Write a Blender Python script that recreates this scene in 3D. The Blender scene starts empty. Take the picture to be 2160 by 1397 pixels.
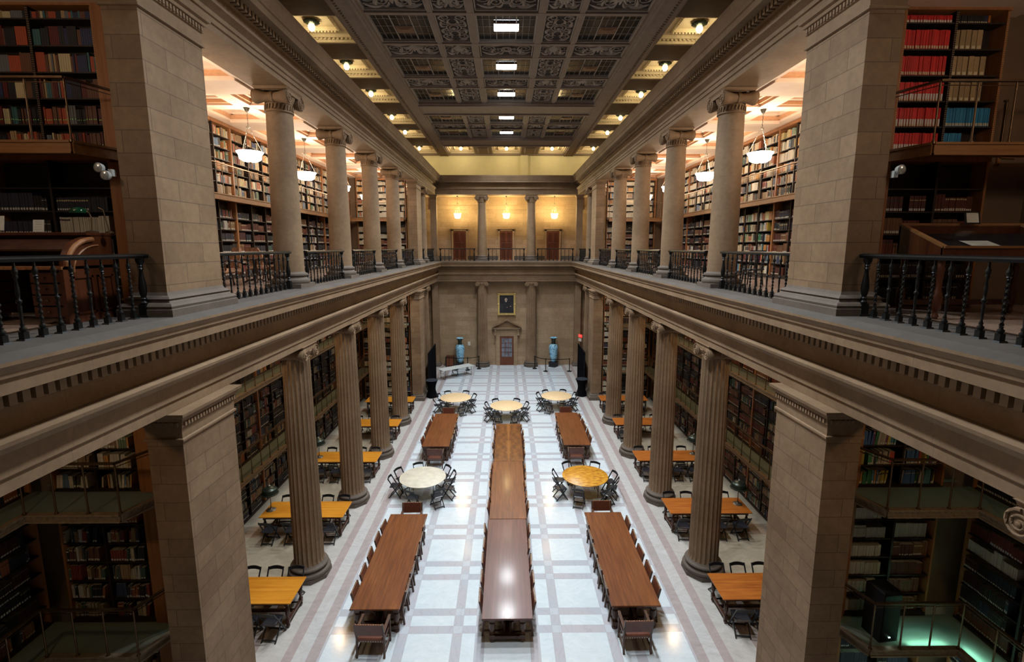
import bpy, math, random
from math import sin, cos, pi, radians
from mathutils import Matrix, Vector
random.seed(7)
SC = bpy.context.scene
COL = SC.collection

# ------------------------------------------------------------------ helpers
class MB:
    def __init__(s): s.v = []; s.f = []; s.m = []; s.c = []; s.smooth = False; s.col = (1, 1, 1)
    def face(s, idx, m=0): s.f.append(idx); s.m.append(m); s.c.append(s.col)
    def grid(s, loops, m=0, closed=True, caps=(True, True)):
        n = len(loops[0]); b = len(s.v)
        for l in loops: s.v.extend(l)
        for i in range(len(loops) - 1):
            for j in range(n if closed else n - 1):
                k = (j + 1) % n
                s.face((b + i*n + j, b + i*n + k, b + (i+1)*n + k, b + (i+1)*n + j), m)
        if caps[0]: s.face(tuple(b + j for j in reversed(range(n))), m)
        if caps[1]: s.face(tuple(b + (len(loops)-1)*n + j for j in range(n)), m)
        return s
    def box(s, x0, x1, y0, y1, z0, z1, m=0):
        s.grid([[(x0,y0,z0),(x1,y0,z0),(x1,y1,z0),(x0,y1,z0)], [(x0,y0,z1),(x1,y0,z1),(x1,y1,z1),(x0,y1,z1)]], m); return s
    def rect(s, x0, x1, y0, y1, prof, m=0, caps=(True, True)):   # rectangular lathe: prof = [(outset, z)]
        s.grid([[(x0-o,y0-o,z),(x1+o,y0-o,z),(x1+o,y1+o,z),(x0-o,y1+o,z)] for o, z in prof], m, caps=caps); return s
    def lathe(s, prof, n=16, c=(0,0,0), m=0, caps=(True, True), axis='z', ph=0.0):
        L = []
        for r, z in prof:
            l = []
            for j in range(n):
                a = ph + 2*pi*j/n; u, w = r*cos(a), r*sin(a)
                if axis == 'z': l.append((c[0]+u, c[1]+w, c[2]+z))
                elif axis == 'x': l.append((c[0]+z, c[1]+u, c[2]+w))
                else: l.append((c[0]+w, c[1]+z, c[2]+u))
            L.append(l)
        s.grid(L, m, caps=caps); return s
    def tube(s, pts, r, n=6, m=0, closed=False):
        pts = [Vector(p) for p in pts]; L = []; N = len(pts)
        for i, p in enumerate(pts):
            d = (pts[min(i+1, N-1)] - pts[max(i-1, 0)]).normalized()
            up = Vector((0,0,1)) if abs(d.z) < .95 else Vector((1,0,0))
            a = d.cross(up).normalized(); b = a.cross(d)
            rr = r[i] if isinstance(r, (list, tuple)) else r
            L.append([tuple(p + a*rr*cos(2*pi*k/n) + b*rr*sin(2*pi*k/n)) for k in range(n)])
        s.grid(L, m); return s
    def bar(s, a, b, w, t, m=0, up=(0,0,1)):     # rectangular bar a->b
        a = Vector(a); b = Vector(b); d = (b-a).normalized(); up = Vector(up)
        if abs(d.dot(up)) > .98: up = Vector((0,1,0))
        x = d.cross(up).normalized()*w/2; y = x.cross(d).normalized()*t/2
        s.grid([[tuple(p-x-y), tuple(p+x-y), tuple(p+x+y), tuple(p-x+y)] for p in (a, b)], m); return s
    def prism(s, prof, a0, a1, f, m=0, caps=True):   # prof list of (p,q); f(p,q,t)->xyz
        s.grid([[f(p, q, t) for p, q in prof] for t in (a0, a1)], m, caps=(caps, caps)); return s
    def disc(s, n, r, c, m=0):
        b = len(s.v); s.v += [(c[0]+r*cos(2*pi*k/n), c[1]+r*sin(2*pi*k/n), c[2]) for k in range(n)]; s.face(tuple(range(b, b+n)), m); return s
    def mesh(s, name, mats, smooth=None):
        me = bpy.data.meshes.new(name); me.from_pydata(s.v, [], s.f)
        for mm in (mats if isinstance(mats, (list, tuple)) else [mats]): me.materials.append(mm)
        me.polygons.foreach_set('material_index', s.m)
        if any(c != (1,1,1) for c in s.c):
            at = me.color_attributes.new('Col', 'FLOAT_COLOR', 'CORNER'); d = []
            for f, c in zip(s.f, s.c): d.extend((c[0], c[1], c[2], 1.0)*len(f))
            at.data.foreach_set('color', d)
        if smooth:
            me.polygons.foreach_set('use_smooth', [True]*len(s.f)); me.set_sharp_from_angle(angle=radians(smooth))
        me.update(); return me

def link(o, parent=None):
    COL.objects.link(o)
    if parent: o.parent = parent
    return o
def obj(name, mb, mats, parent=None, smooth=None, loc=None, rz=0):
    me = mb if isinstance(mb, bpy.types.Mesh) else mb.mesh(name, mats, smooth)
    o = bpy.data.objects.new(name, me); link(o, parent)
    if loc: o.location = loc
    if rz: o.rotation_euler.z = rz
    return o
def tag(o, label, cat, group=None, kind=None):
    if label: o['label'] = label
    if cat: o['category'] = cat
    if group: o['group'] = group
    if kind: o['kind'] = kind
    return o
def thing(name, label, cat, loc=(0,0,0), rz=0, group=None):
    o = bpy.data.objects.new(name, None); o.empty_display_size = .1; link(o); o.location = loc; o.rotation_euler.z = rz
    return tag(o, label, cat, group)
def struct(name, mb, mats, smooth=None, parent=None):
    o = obj(name, mb, mats, parent, smooth)
    if not parent: o['kind'] = 'structure'
    return o
def kids(root):
    d = {}
    for o in bpy.data.objects:
        if o.parent: d.setdefault(o.parent.name, []).append(o)
    return d
def dup(root, loc, rz, label, group=None, tree=None):
    r = root.copy(); link(r); r.location = loc; r.rotation_euler.z = rz
    if label: r['label'] = label
    if group: r['group'] = group
    for ch in tree[root.name]:
        c = ch.copy(); link(c, r)
        for g in tree.get(ch.name, []):
            gg = g.copy(); link(gg, c)
    return r
ORD = ['first','second','third','fourth','fifth','sixth','seventh','eighth','ninth','tenth','eleventh','twelfth']

# ------------------------------------------------------------------ materials
class NM:
    def __init__(s, name, rough=.6, metal=0, color=(.5,.5,.5), spec=None):
        s.mat = bpy.data.materials.new(name); s.mat.use_nodes = True; s.t = s.mat.node_tree; s.b = s.t.nodes['Principled BSDF']
        s.b.inputs['Roughness'].default_value = rough; s.b.inputs['Metallic'].default_value = metal
        s.b.inputs['Base Color'].default_value = (*color, 1)
        if spec is not None: s.b.inputs['Specular IOR Level'].default_value = spec
    def n(s, t, **k):
        nd = s.t.nodes.new(t)
        for a, b in k.items(): setattr(nd, a, b)
        return nd
    def l(s, a, b): s.t.links.new(a, b)
    def math(s, op, a, b=None, c=None):
        nd = s.n('ShaderNodeMath', operation=op)
        for i, x in enumerate((a, b, c)):
            if x is None: continue
            if isinstance(x, (int, float)): nd.inputs[i].default_value = x
            else: s.l(x, nd.inputs[i])
        return nd.outputs[0]
    def mix(s, fac, a, b, mode='MIX'):
        nd = s.n('ShaderNodeMix', data_type='RGBA', blend_type=mode)
        for i, x in ((0, fac), (6, a), (7, b)):
            if isinstance(x, (int, float)): nd.inputs[i].default_value = x
            elif isinstance(x, tuple): nd.inputs[i].default_value = (*x, 1)
            else: s.l(x, nd.inputs[i])
        return nd.outputs[2]
    def pos(s):
        g = s.n('ShaderNodeNewGeometry'); return g.outputs['Position']
    def objc(s): return s.n('ShaderNodeTexCoord').outputs['Object']
    def noise(s, vec, scale, detail=4, rough=.55, sc=None):
        if sc:
            mp = s.n('ShaderNodeMapping'); mp.inputs['Scale'].default_value = sc; s.l(vec, mp.inputs[0]); vec = mp.outputs[0]
        nz = s.n('ShaderNodeTexNoise'); nz.inputs['Scale'].default_value = scale; nz.inputs['Detail'].default_value = detail
        nz.inputs['Roughness'].default_value = rough; s.l(vec, nz.inputs['Vector']); return nz.outputs['Fac']
    def ramp(s, fac, stops, interp='LINEAR'):
        r = s.n('ShaderNodeValToRGB'); cr = r.color_ramp; cr.interpolation = interp
        while len(cr.elements) < len(stops): cr.elements.new(.5)
        for e, (p, c) in zip(cr.elements, stops): e.position = p; e.color = (*c, 1)
        s.l(fac, r.inputs[0]); return r.outputs[0]
    def base(s, c): s.l(c, s.b.inputs['Base Color']); return s
    def bump(s, h, st=.3, dist=.01):
        bp = s.n('ShaderNodeBump'); bp.inputs['Strength'].default_value = st; bp.inputs['Distance'].default_value = dist
        s.l(h, bp.inputs['Height']); s.l(bp.outputs[0], s.b.inputs['Normal']); return s

def stone(name, c1, c2, joints=None, rough=.75, course=.33, bw=.95, mortar=.012, jc=.45):
    m = NM(name, rough); p = m.pos()
    sep = m.n('ShaderNodeSeparateXYZ'); m.l(p, sep.inputs[0])
    n1 = m.noise(p, .9, 3); n2 = m.noise(p, 9, 6, .7)
    col = m.mix(m.ramp(n1, [(.3,(0,0,0)),(.7,(1,1,1))]), c1, c2)
    col = m.mix(.55, col, m.ramp(n2, [(.3,(.62,.60,.58)),(.7,(1.05,1.05,1.05))]), 'MULTIPLY')
    if joints == 'ashlar':
        cb = m.n('ShaderNodeCombineXYZ'); m.l(m.math('ADD', sep.outputs[0], sep.outputs[1]), cb.inputs[0]); m.l(sep.outputs[2], cb.inputs[1])
        br = m.n('ShaderNodeTexBrick'); m.l(cb.outputs[0], br.inputs['Vector']); br.inputs['Scale'].default_value = 1
        br.inputs['Brick Width'].default_value = bw; br.inputs['Row Height'].default_value = course; br.inputs['Mortar Size'].default_value = mortar*.5
        br.inputs['Mortar Smooth'].default_value = .2
        br.inputs['Color1'].default_value = (.86,.84,.80,1); br.inputs['Color2'].default_value = (1.08,1.08,1.08,1); br.inputs['Mortar'].default_value = (jc,jc,jc,1)
        col = m.mix(1.0, col, br.outputs['Color'], 'MULTIPLY')
    elif joints == 'drum':
        fr = m.math('FRACT', m.math('DIVIDE', sep.outputs[2], 1.13))
        col = m.mix(m.math('MULTIPLY', m.math('LESS_THAN', fr, .007), .5), col, (.12,.09,.06))
    elif joints in ('y', 'x'):
        fr = m.math('FRACT', m.math('DIVIDE', sep.outputs[1 if joints == 'y' else 0], 1.45))
        col = m.mix(m.math('MULTIPLY', m.math('LESS_THAN', fr, .006), .6), col, (.10,.07,.05))
    m.base(col); m.bump(n2, .15, .01); return m.mat

def wood(name, ca, cb, cd, rough=.35, axis='x', scale=1.0, coat=0, world=False):
    m = NM(name, rough); p = m.pos() if world else m.objc()
    sc = {'x': (.35,7,7), 'y': (7,.35,7), 'z': (7,7,.35)}[axis]
    n1 = m.noise(p, 1.6*scale, 5, .6, sc); n2 = m.noise(p, 9*scale, 6, .7, sc); n3 = m.noise(p, .5*scale, 2, .5)
    c = m.ramp(n1, [(.28, ca), (.5, cb), (.72, cd)])
    c = m.mix(.5, c, m.ramp(n2, [(.3,(.6,.55,.5)),(.7,(1.1,1.1,1.1))]), 'MULTIPLY')
    c = m.mix(.4, c, m.ramp(n3, [(.3,(.7,.65,.6)),(.7,(1.15,1.12,1.1))]), 'MULTIPLY')
    m.base(c); m.bump(n2, .08, .004)
    if coat: m.b.inputs['Coat Weight'].default_value = coat; m.b.inputs['Coat Roughness'].default_value = .12
    return m.mat
def plain(name, color, rough=.5, metal=0, var=.25, sc=14, spec=None):
    m = NM(name, rough, metal, color, spec)
    n = m.noise(m.objc(), sc, 4); k = tuple(max(0, c*(1-var)) for c in color); h = tuple(min(1, c*(1+var*.6)) for c in color)
    m.base(m.ramp(n, [(.3, k), (.7, h)])); return m.mat
def emit(name, color, strength):
    m = NM(name, .5, 0, color); m.b.inputs['Emission Color'].default_value = (*color, 1); m.b.inputs['Emission Strength'].default_value = strength; return m.mat

M = {}
S1, S2 = (.175,.106,.054), (.250,.162,.092)
M['ashlar'] = stone('ashlar_sandstone', S1, S2, 'ashlar')
M['wallstone'] = stone('wall_sandstone', (.31,.21,.12), (.40,.285,.175), 'ashlar', course=.36, bw=1.15, mortar=.01, jc=.6)
M['stone'] = stone('sandstone', S1, S2)
M['drum'] = stone('column_sandstone', (.180,.112,.058), (.258,.170,.098), 'drum')
M['entab'] = stone('entablature_sandstone', (.180,.112,.058), (.258,.170,.098), 'y')
M['entabx'] = stone('entablature_sandstone_cross', (.180,.112,.058), (.258,.170,.098), 'x')
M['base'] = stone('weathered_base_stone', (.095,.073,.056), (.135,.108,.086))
M['slab'] = stone('grey_slab_stone', (.065,.057,.050), (.098,.087,.077))
M['black'] = plain('black_iron', (.012,.013,.014), .38, .6)
M['iron'] = plain('dark_iron', (.035,.038,.04), .35, .8)
M['brass'] = plain('aged_brass', (.16,.10,.055), .4, .8)
M['bronze'] = plain('bronze_edge', (.30,.23,.15), .5, .3)
M['case'] = plain('dark_case_wood', (.022,.012,.008), .5)
M['trimwood'] = wood('case_trim_wood', (.24,.095,.032), (.33,.14,.05), (.39,.18,.07), .45, 'z')
M['ledge'] = wood('ledge_oak', (.17,.075,.025), (.26,.125,.045), (.30,.15,.06), .4, 'x')
M['oak'] = wood('long_table_oak', (.095,.026,.007), (.165,.050,.012), (.245,.083,.021), .36, 'y', 1.3, .15)
M['oakred'] = wood('near_table_oak', (.075,.024,.018), (.115,.038,.028), (.155,.056,.040), .36, 'y', 1.2, .3)
M['orange'] = wood('side_table_oak', (.46,.17,.014), (.60,.25,.02), (.68,.31,.035), .3, 'x', 1.0, .3)
M['orangered'] = wood('red_side_table_oak', (.27,.075,.014), (.40,.125,.02), (.50,.18,.03), .32, 'x', 1.4, .25)
M['darkwood'] = wood('dark_turned_wood', (.030,.012,.008), (.055,.022,.013), (.08,.035,.02), .35, 'z')
M['chairwood'] = wood('chair_walnut', (.05,.022,.012), (.085,.038,.022), (.12,.06,.035), .4, 'z')
M['mahog'] = wood('mahogany', (.052,.013,.005), (.085,.023,.008), (.12,.038,.013), .35, 'z')
M['doorwood'] = wood('door_mahogany', (.09,.024,.010), (.15,.045,.016), (.20,.065,.024), .4, 'z')
M['leather'] = plain('oxblood_leather', (.12,.035,.018), .35)
M['nail'] = plain('brass_nail', (.85,.75,.50), .3, .6)
M['blackwood'] = plain('black_painted_wood', (.008,.009,.011), .45)
M['blackseat'] = plain('black_vinyl_seat', (.016,.018,.024), .32)
M['cloth'] = plain('black_stretch_cloth', (.003,.003,.004), 1.0, spec=.08)
M['clothtop'] = plain('grey_cloth_top', (.022,.027,.036), .9, spec=.2)
M['cream'] = plain('cream_plaster', (.80,.62,.48), .7, var=.05, sc=3)
M['creamdark'] = plain('tan_plaster_moulding', (.62,.34,.18), .7, var=.1)
M['plaster'] = plain('ceiling_taupe_plaster', (.235,.185,.15), .8, var=.12, sc=3)
M['plasterd'] = plain('ceiling_dark_plaster', (.10,.068,.045), .85, var=.15, sc=3)
M['ornament'] = plain('carved_plaster', (.30,.26,.225), .8, var=.12)
M['ornback'] = plain('dark_ornament_ground', (.035,.028,.024), .9)
M['coffer'] = plain('ochre_coffer_plaster', (.60,.51,.34), .8, var=.1)
M['yellow'] = plain('pale_yellow_plaster', (.78,.73,.44), .8, var=.05, sc=2)
M['brownwall'] = plain('brown_plaster', (.16,.10,.06), .8, var=.1, sc=2)
M['pane'] = plain('night_skylight_glass', (.010,.013,.017), .15, var=.5, sc=2)
M['panelgold'] = plain('copper_grille', (.19,.095,.055), .6, .3)
M['white'] = plain('white_plastic', (.55,.57,.55), .5, var=.05)
M['paper'] = plain('aged_paper', (.55,.52,.44), .7, var=.08)
M['gold'] = plain('gilt_frame', (.58,.42,.15), .5, .15)
M['lampglass'] = emit('lamp_bowl_glass', (1, .93, .80), 12)
M['pendglass'] = emit('pendant_bowl_glass', (1, .80, .42), 9)
M['globe'] = emit('globe_glass', (1, .80, .42), 26)
M['skylamp'] = emit('ceiling_lamp_diffuser', (.92, .96, 1), 16)
M['tubelight'] = emit('fluorescent_tube', (.62, 1, .90), 22)
M['exitred'] = emit('exit_red', (1, .04, .03), 1.3)
M['green'] = plain('green_glass_shade', (.004,.05,.02), .12)
M['shade'] = plain('dark_green_metal_shade', (.028,.040,.030), .3, .5)
M['lampbase'] = plain('grey_bronze_base', (.16,.145,.12), .35, .7)
M['beige'] = plain('round_table_laminate', (.72,.53,.30), .5, var=.08, sc=5)
M['creamtop'] = plain('worn_cream_laminate', (.62,.58,.47), .5, var=.16, sc=4)
M['galfloor'] = stone('gallery_marble', (.30,.20,.15), (.40,.29,.22), rough=.22)
M['lens'] = plain('lamp_lens', (.5,.52,.5), .15, .6)
M['uphol'] = plain('floral_upholstery', (.33,.16,.08), .8, var=.7, sc=9)

m = NM('floral_veneer', .35); p = m.objc()
n1 = m.noise(p, 5, 8, .75, (1, 2.5, 1)); n2 = m.noise(p, 2.2, 3)
m.base(m.mix(.4, m.ramp(n1, [(.33,(.20,.055,.005)),(.48,(.56,.25,.018)),(.62,(.78,.44,.06))]), m.ramp(n2, [(.3,(.7,.6,.5)),(.7,(1,1,1))]), 'MULTIPLY')); m.mat.name = 'amber_burl_veneer'; M['burl'] = m.mat

# book-matched walnut veneer with a flame down the middle
m = NM('bookmatched_veneer', .32); p = m.objc(); sp = m.n('ShaderNodeSeparateXYZ'); m.l(p, sp.inputs[0]); axx = m.math('ABSOLUTE', sp.outputs[0])
cb_ = m.n('ShaderNodeCombineXYZ'); m.l(axx, cb_.inputs[0]); m.l(m.math('ABSOLUTE', sp.outputs[1]), cb_.inputs[1])
n1 = m.noise(cb_.outputs[0], 2.2, 5, .6, (2.2, 1, 1)); n2 = m.noise(p, 14, 6, .7, (7, .4, 7))
wd = m.math('ADD', .015, m.math('MULTIPLY', m.math('FRACT', m.math('DIVIDE', m.math('ADD', sp.outputs[1], 2.16), 2.18)), .13))
fl_ = m.math('SUBTRACT', 1.0, m.math('DIVIDE', axx, wd)); fl_ = m.math('MAXIMUM', fl_, 0.0)
cc = m.mix(.5, m.ramp(n1, [(.3,(.06,.018,.005)),(.5,(.15,.05,.012)),(.7,(.26,.10,.022))]), m.ramp(n2, [(.3,(.6,.55,.5)),(.7,(1.1,1.1,1.1))]), 'MULTIPLY')
m.base(m.mix(m.math('MULTIPLY', m.math('MULTIPLY', m.math('POWER', fl_, .8), n2), 1.25), cc, (.34,.14,.03))); M['walnut'] = m.mat
# painted vase glaze
m = NM('blue_white_porcelain', .2); p = m.objc(); n1 = m.noise(p, 7, 7, .75); n2 = m.noise(p, 2.5, 3)
m.base(m.mix(m.ramp(n2, [(.45,(0,0,0)),(.55,(1,1,1))]), m.ramp(n1, [(.40,(.02,.07,.16)),(.47,(.12,.38,.60)),(.55,(.40,.68,.82)),(.62,(.05,.14,.22))]), m.ramp(n1, [(.40,(.015,.03,.06)),(.48,(.35,.62,.78)),(.60,(.16,.42,.62))])))
M['porcelain'] = m.mat
# translucent glass floor
m = NM('glass_floor', .25, color=(.17,.18,.13)); p = m.pos(); n1 = m.noise(p, 1.2, 4)
m.base(m.ramp(n1, [(.3,(.24,.24,.19)),(.7,(.33,.33,.26))]))
tr = m.n('ShaderNodeBsdfTranslucent'); tr.inputs[0].default_value = (.55,.72,.62,1); mx = m.n('ShaderNodeMixShader'); mx.inputs[0].default_value = .45
m.l(m.b.outputs[0], mx.inputs[1]); m.l(tr.outputs[0], mx.inputs[2]); m.l(mx.outputs[0], m.t.nodes['Material Output'].inputs[0]); M['glassfloor'] = m.mat
# frosted door glass
M['doorglass'] = plain('grey_door_glass', (.17,.18,.22), .12, var=.5, sc=3)
# books
m = NM('book_cloth', .55); at = m.n('ShaderNodeAttribute', attribute_name='Col'); m.base(at.outputs['Color']); M['books'] = m.mat
m = NM('book_cover', .5); oi = m.n('ShaderNodeObjectInfo'); n1 = m.noise(m.objc(), 3, 3)
m.base(m.mix(.35, oi.outputs['Color'], m.ramp(n1, [(.3,(.55,.55,.55)),(.7,(1.1,1.1,1.1))]), 'MULTIPLY')); M['cover'] = m.mat
M['pages'] = plain('book_pages', (.42,.38,.30), .8)
M['tag'] = plain('spine_label', (.60,.54,.36), .6, var=.1)
M['tagw'] = plain('white_spine_label', (.62,.62,.58), .6, var=.1)
M['tagg'] = plain('green_dot_sticker', (.40,.95,.28), .5, var=.1)
# dark portrait
m = NM('portrait_canvas', .7); p = m.objc(); n1 = m.noise(p, 2.5, 5); m.base(m.ramp(n1, [(.35,(.006,.007,.012)),(.7,(.03,.026,.028))])); M['canvas'] = m.mat
M['coat'] = plain('painted_coat', (.014,.015,.022), .35)
M['skin'] = plain('painted_skin', (.42,.26,.17), .4)
M['hairwhite'] = plain('painted_white_hair', (.5,.48,.42), .4)

# marble floor
m = NM('marble_floor', .13); p = m.pos(); sep = m.n('ShaderNodeSeparateXYZ'); m.l(p, sep.inputs[0]); X, Y = sep.outputs[0], sep.outputs[1]
def dist(c, off, P):
    return m.math('MULTIPLY', m.math('ABSOLUTE', m.math('SUBTRACT', m.math('FRACT', m.math('ADD', m.math('DIVIDE', m.math('SUBTRACT', c, off), P), .5)), .5)), P)
dx, dy = dist(X, 0, 1.912), dist(Y, 12.2, 1.972)
gx = m.math('MULTIPLY', m.math('GREATER_THAN', dx, .555), m.math('LESS_THAN', dx, .79))
gy = m.math('MULTIPLY', m.math('GREATER_THAN', dy, .565), m.math('LESS_THAN', dy, .81))
nz = m.noise(p, .8, 3); warp = m.n('ShaderNodeVectorMath', operation='ADD'); m.l(p, warp.inputs[0])
nc = m.n('ShaderNodeTexNoise'); nc.inputs['Scale'].default_value = 1.3; nc.inputs['Detail'].default_value = 5; m.l(p, nc.inputs['Vector'])
m.l(nc.outputs['Color'], warp.inputs[1]); vein = m.noise(warp.outputs[0], 3.5, 8, .7, (1, 2.2, 1))
wave = m.n('ShaderNodeTexWave'); wave.inputs['Scale'].default_value = 1.6; wave.inputs['Distortion'].default_value = 9; wave.inputs['Detail'].default_value = 4
m.l(warp.outputs[0], wave.inputs['Vector']); wv = m.ramp(wave.outputs['Fac'], [(.0,(.92,.91,.91)),(.07,(1,1,1))])
whitec = m.ramp(vein, [(.3,(.54,.62,.67)),(.7,(.66,.73,.77))])
greyc = m.mix(m.ramp(nz, [(.4,(0,0,0)),(.6,(1,1,1))]), (.44,.47,.525), (.47,.46,.495))
greyc = m.mix(1.0, greyc, wv, 'MULTIPLY')
lightg = m.mix(1.0, (.50,.54,.59), wv, 'MULTIPLY')
both = m.math('MULTIPLY', gx, gy); either = m.math('MAXIMUM', gx, gy)
tile = m.mix(either, whitec, greyc); tile = m.mix(both, tile, lightg)
ax = m.math('ABSOLUTE', X)
aisle = m.ramp(m.math('DIVIDE', ax, 12), [(0,(.43,.385,.39)),(4.0/12,(.43,.385,.39)),(4.66/12,(.55,.56,.57)),(4.97/12,(.42,.365,.36)),(5.24/12,(.52,.51,.49)),(5.95/12,(.38,.32,.29)),(6.2/12,(.40,.36,.28))], 'CONSTANT')
ady = m.math('GREATER_THAN', dist(Y, 13.15, 4.13), 1.75)
aisle2 = m.mix(m.math('MULTIPLY', ady, m.math('GREATER_THAN', ax, 6.2)), aisle, (.32,.25,.19))
pdy = m.math('MULTIPLY', m.math('LESS_THAN', m.math('ABSOLUTE', m.math('SUBTRACT', ax, 4.545)), .115), m.math('GREATER_THAN', dy, .60))
aisle2 = m.mix(1.0, aisle2, m.ramp(vein, [(.3,(.78,.76,.74)),(.7,(1,1,1))]), 'MULTIPLY')
fin = m.mix(m.math('GREATER_THAN', ax, 4.43), tile, aisle2)
# joint lines
def near(d, v, w): return m.math('LESS_THAN', m.math('ABSOLUTE', m.math('SUBTRACT', d, v)), w)
jl = m.math('MAXIMUM', m.math('MAXIMUM', near(dx, .555, .006), near(dx, .79, .006)), m.math('MAXIMUM', near(dy, .565, .006), near(dy, .81, .006)))
fin = m.mix(m.math('MULTIPLY', m.math('MULTIPLY', jl, m.math('LESS_THAN', ax, 4.43)), .35), fin, (.30,.29,.30))
m.base(fin); M['marble'] = m.mat

# ------------------------------------------------------------------ room shell
def profile(mb, prof, a0, a1, f, mats=None):      # open profile swept a0->a1, per-edge material
    b = len(mb.v); n = len(prof)
    for t in (a0, a1): mb.v.extend(f(p, q, t) for p, q in prof)
    for j in range(n-1): mb.face((b+j, b+j+1, b+n+j+1, b+n+j), mats[j] if mats else 0)
    mb.face(tuple(b+j for j in range(n))); mb.face(tuple(b+n+j for j in reversed(range(n))))
LOW = [(6.3,6.85),(5.42,6.85),(5.42,7.03),(5.39,7.04),(5.39,7.16),(5.36,7.17),(5.36,7.31),(5.31,7.33),(5.27,7.40),(5.21,7.43),(5.20,7.48),(5.40,7.51),
       (5.40,7.78),(5.36,7.80),(5.33,7.83),(5.33,8.03),(5.02,8.03),(5.02,8.19),(4.99,8.20),(4.985,8.25),(4.95,8.30),(4.93,8.33),(4.93,8.37),(5.12,8.43),(6.3,8.43)]
UPP = [(6.3,13.42),(5.40,13.42),(5.40,13.54),(5.37,13.55),(5.37,13.65),(5.34,13.66),(5.34,13.74),(5.27,13.79),(5.22,13.82),(5.22,13.86),(5.40,13.88),
       (5.40,14.10),(5.36,14.12),(5.33,14.14),(5.33,14.28),(5.02,14.28),(5.02,14.43),(4.99,14.44),(4.98,14.52),(4.95,14.62),(4.93,14.70),(4.93,14.78),(6.3,14.80)]
lowm = [0]*(len(LOW)-3) + [1, 1]
YF = 32.4
fl = open
for s, side in ((-1, 'left'), (1, 'right')):
    for k, (P, mm, dz) in enumerate(((LOW, lowm, (7.845, 8.02)), (UPP, None, (14.15, 14.27)))):
        mb = MB(); profile(mb, P, -2.5, 38.0, lambda p, q, t: (s*p, t, q), mm)
        y = -2.4
        while y < 37.2:
            mb.box(min(s*5.20, s*5.335), max(s*5.20, s*5.335), y, y+.088, dz[0], dz[1]); y += .147
        struct('trim_%d' % (1 + k*2 + (s > 0)), mb, [M['entab'], M['slab']])
for k, (P, mm, dz) in enumerate(((LOW, lowm, (7.845, 8.02)), (UPP, None, (14.15, 14.27)))):
    mb = MB(); profile(mb, P, -6.0, 6.0, lambda p, q, t: (t, YF + p, q), mm)
    x = -5.1
    while x < 5.1: mb.box(x, x+.088, YF+5.20, YF+5.335, dz[0], dz[1]); x += .147
    struct('trim_%d' % (5 + k), mb, [M['entabx'], M['slab']])
# floors
struct('floor', MB().box(-9.8, 9.8, -2.6, 38.8, -.2, 0), M['marble'])
for s in (-1, 1):
    struct('floor', MB().box(min(s*6.28, s*9.8), max(s*6.28, s*9.8), -2.6, 41.3, 8.0, 8.425), M['galfloor'])
struct('floor', MB().box(-6.4, 6.4, 38.65, 41.3, 8.0, 8.43), M['galfloor'])
struct('floor', MB().box(-5.0, 5.0, -2.6, .45, 8.1, 8.38), M['slab'])
# walls
struct('wall_left', MB().box(-9.8, -9.6, -2.6, 41.3, 0, 14.4), M['brownwall'])
struct('wall_right', MB().box(9.6, 9.8, -2.6, 41.3, 0, 14.4), M['brownwall'])
struct('wall_near', MB().box(-9.8, 9.8, -2.8, -2.6, 0, 17.4), M['wallstone'])
struct('wall_far', MB().box(-6.6, 6.6, 38.62, 38.9, 0, 7.98), M['wallstone'])
mb = MB().box(-9.8, 9.8, 41.2, 41.5, 8.0, 14.4); struct('wall_far_upper', mb, M['wallstone'])
mb = MB().box(-8.6, 8.6, 41.2, 41.5, 14.4, 17.4); mb.box(1.15, 1.75, 41.02, 41.2, 14.8, 17.0); struct('wall_far_attic', mb, M['yellow'])
mb = MB().box(-6.3, 6.3, 41.1, 41.2, 12.55, 13.54); mb.box(-6.3, 6.3, 41.05, 41.2, 12.75, 12.86); struct('trim_7', mb, M['wallstone'])
struct('trim_8', MB().box(-6.3, 6.3, 41.12, 41.2, 8.43, 8.75), M['slab'])
for s, side in ((-1, 'left'), (1, 'right')):
    a, b = sorted((s*6.35, s*6.6)); struct('wall_%s_last_bay' % side, MB().box(a, b, 30.9, 38.7, 0, 7.98), M['wallstone'])
    a, b = sorted((s*8.4, s*8.7)); struct('wall_%s_attic' % side, MB().box(a, b, -2.6, 41.3, 14.8, 17.4), M['brownwall'])
    a, b = sorted((s*6.10, s*9.6))
    for nm, y0, y1 in (('near', 9.16, 9.36), ('far', 29.95, 30.3)):
        mb = MB().box(a, b, y0, y1, 0, 8.0); mb.box(a, b, y0, y1, 8.43, 13.6); struct('wall_%s_cross_%s' % (side, nm), mb, M['brownwall'])
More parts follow.
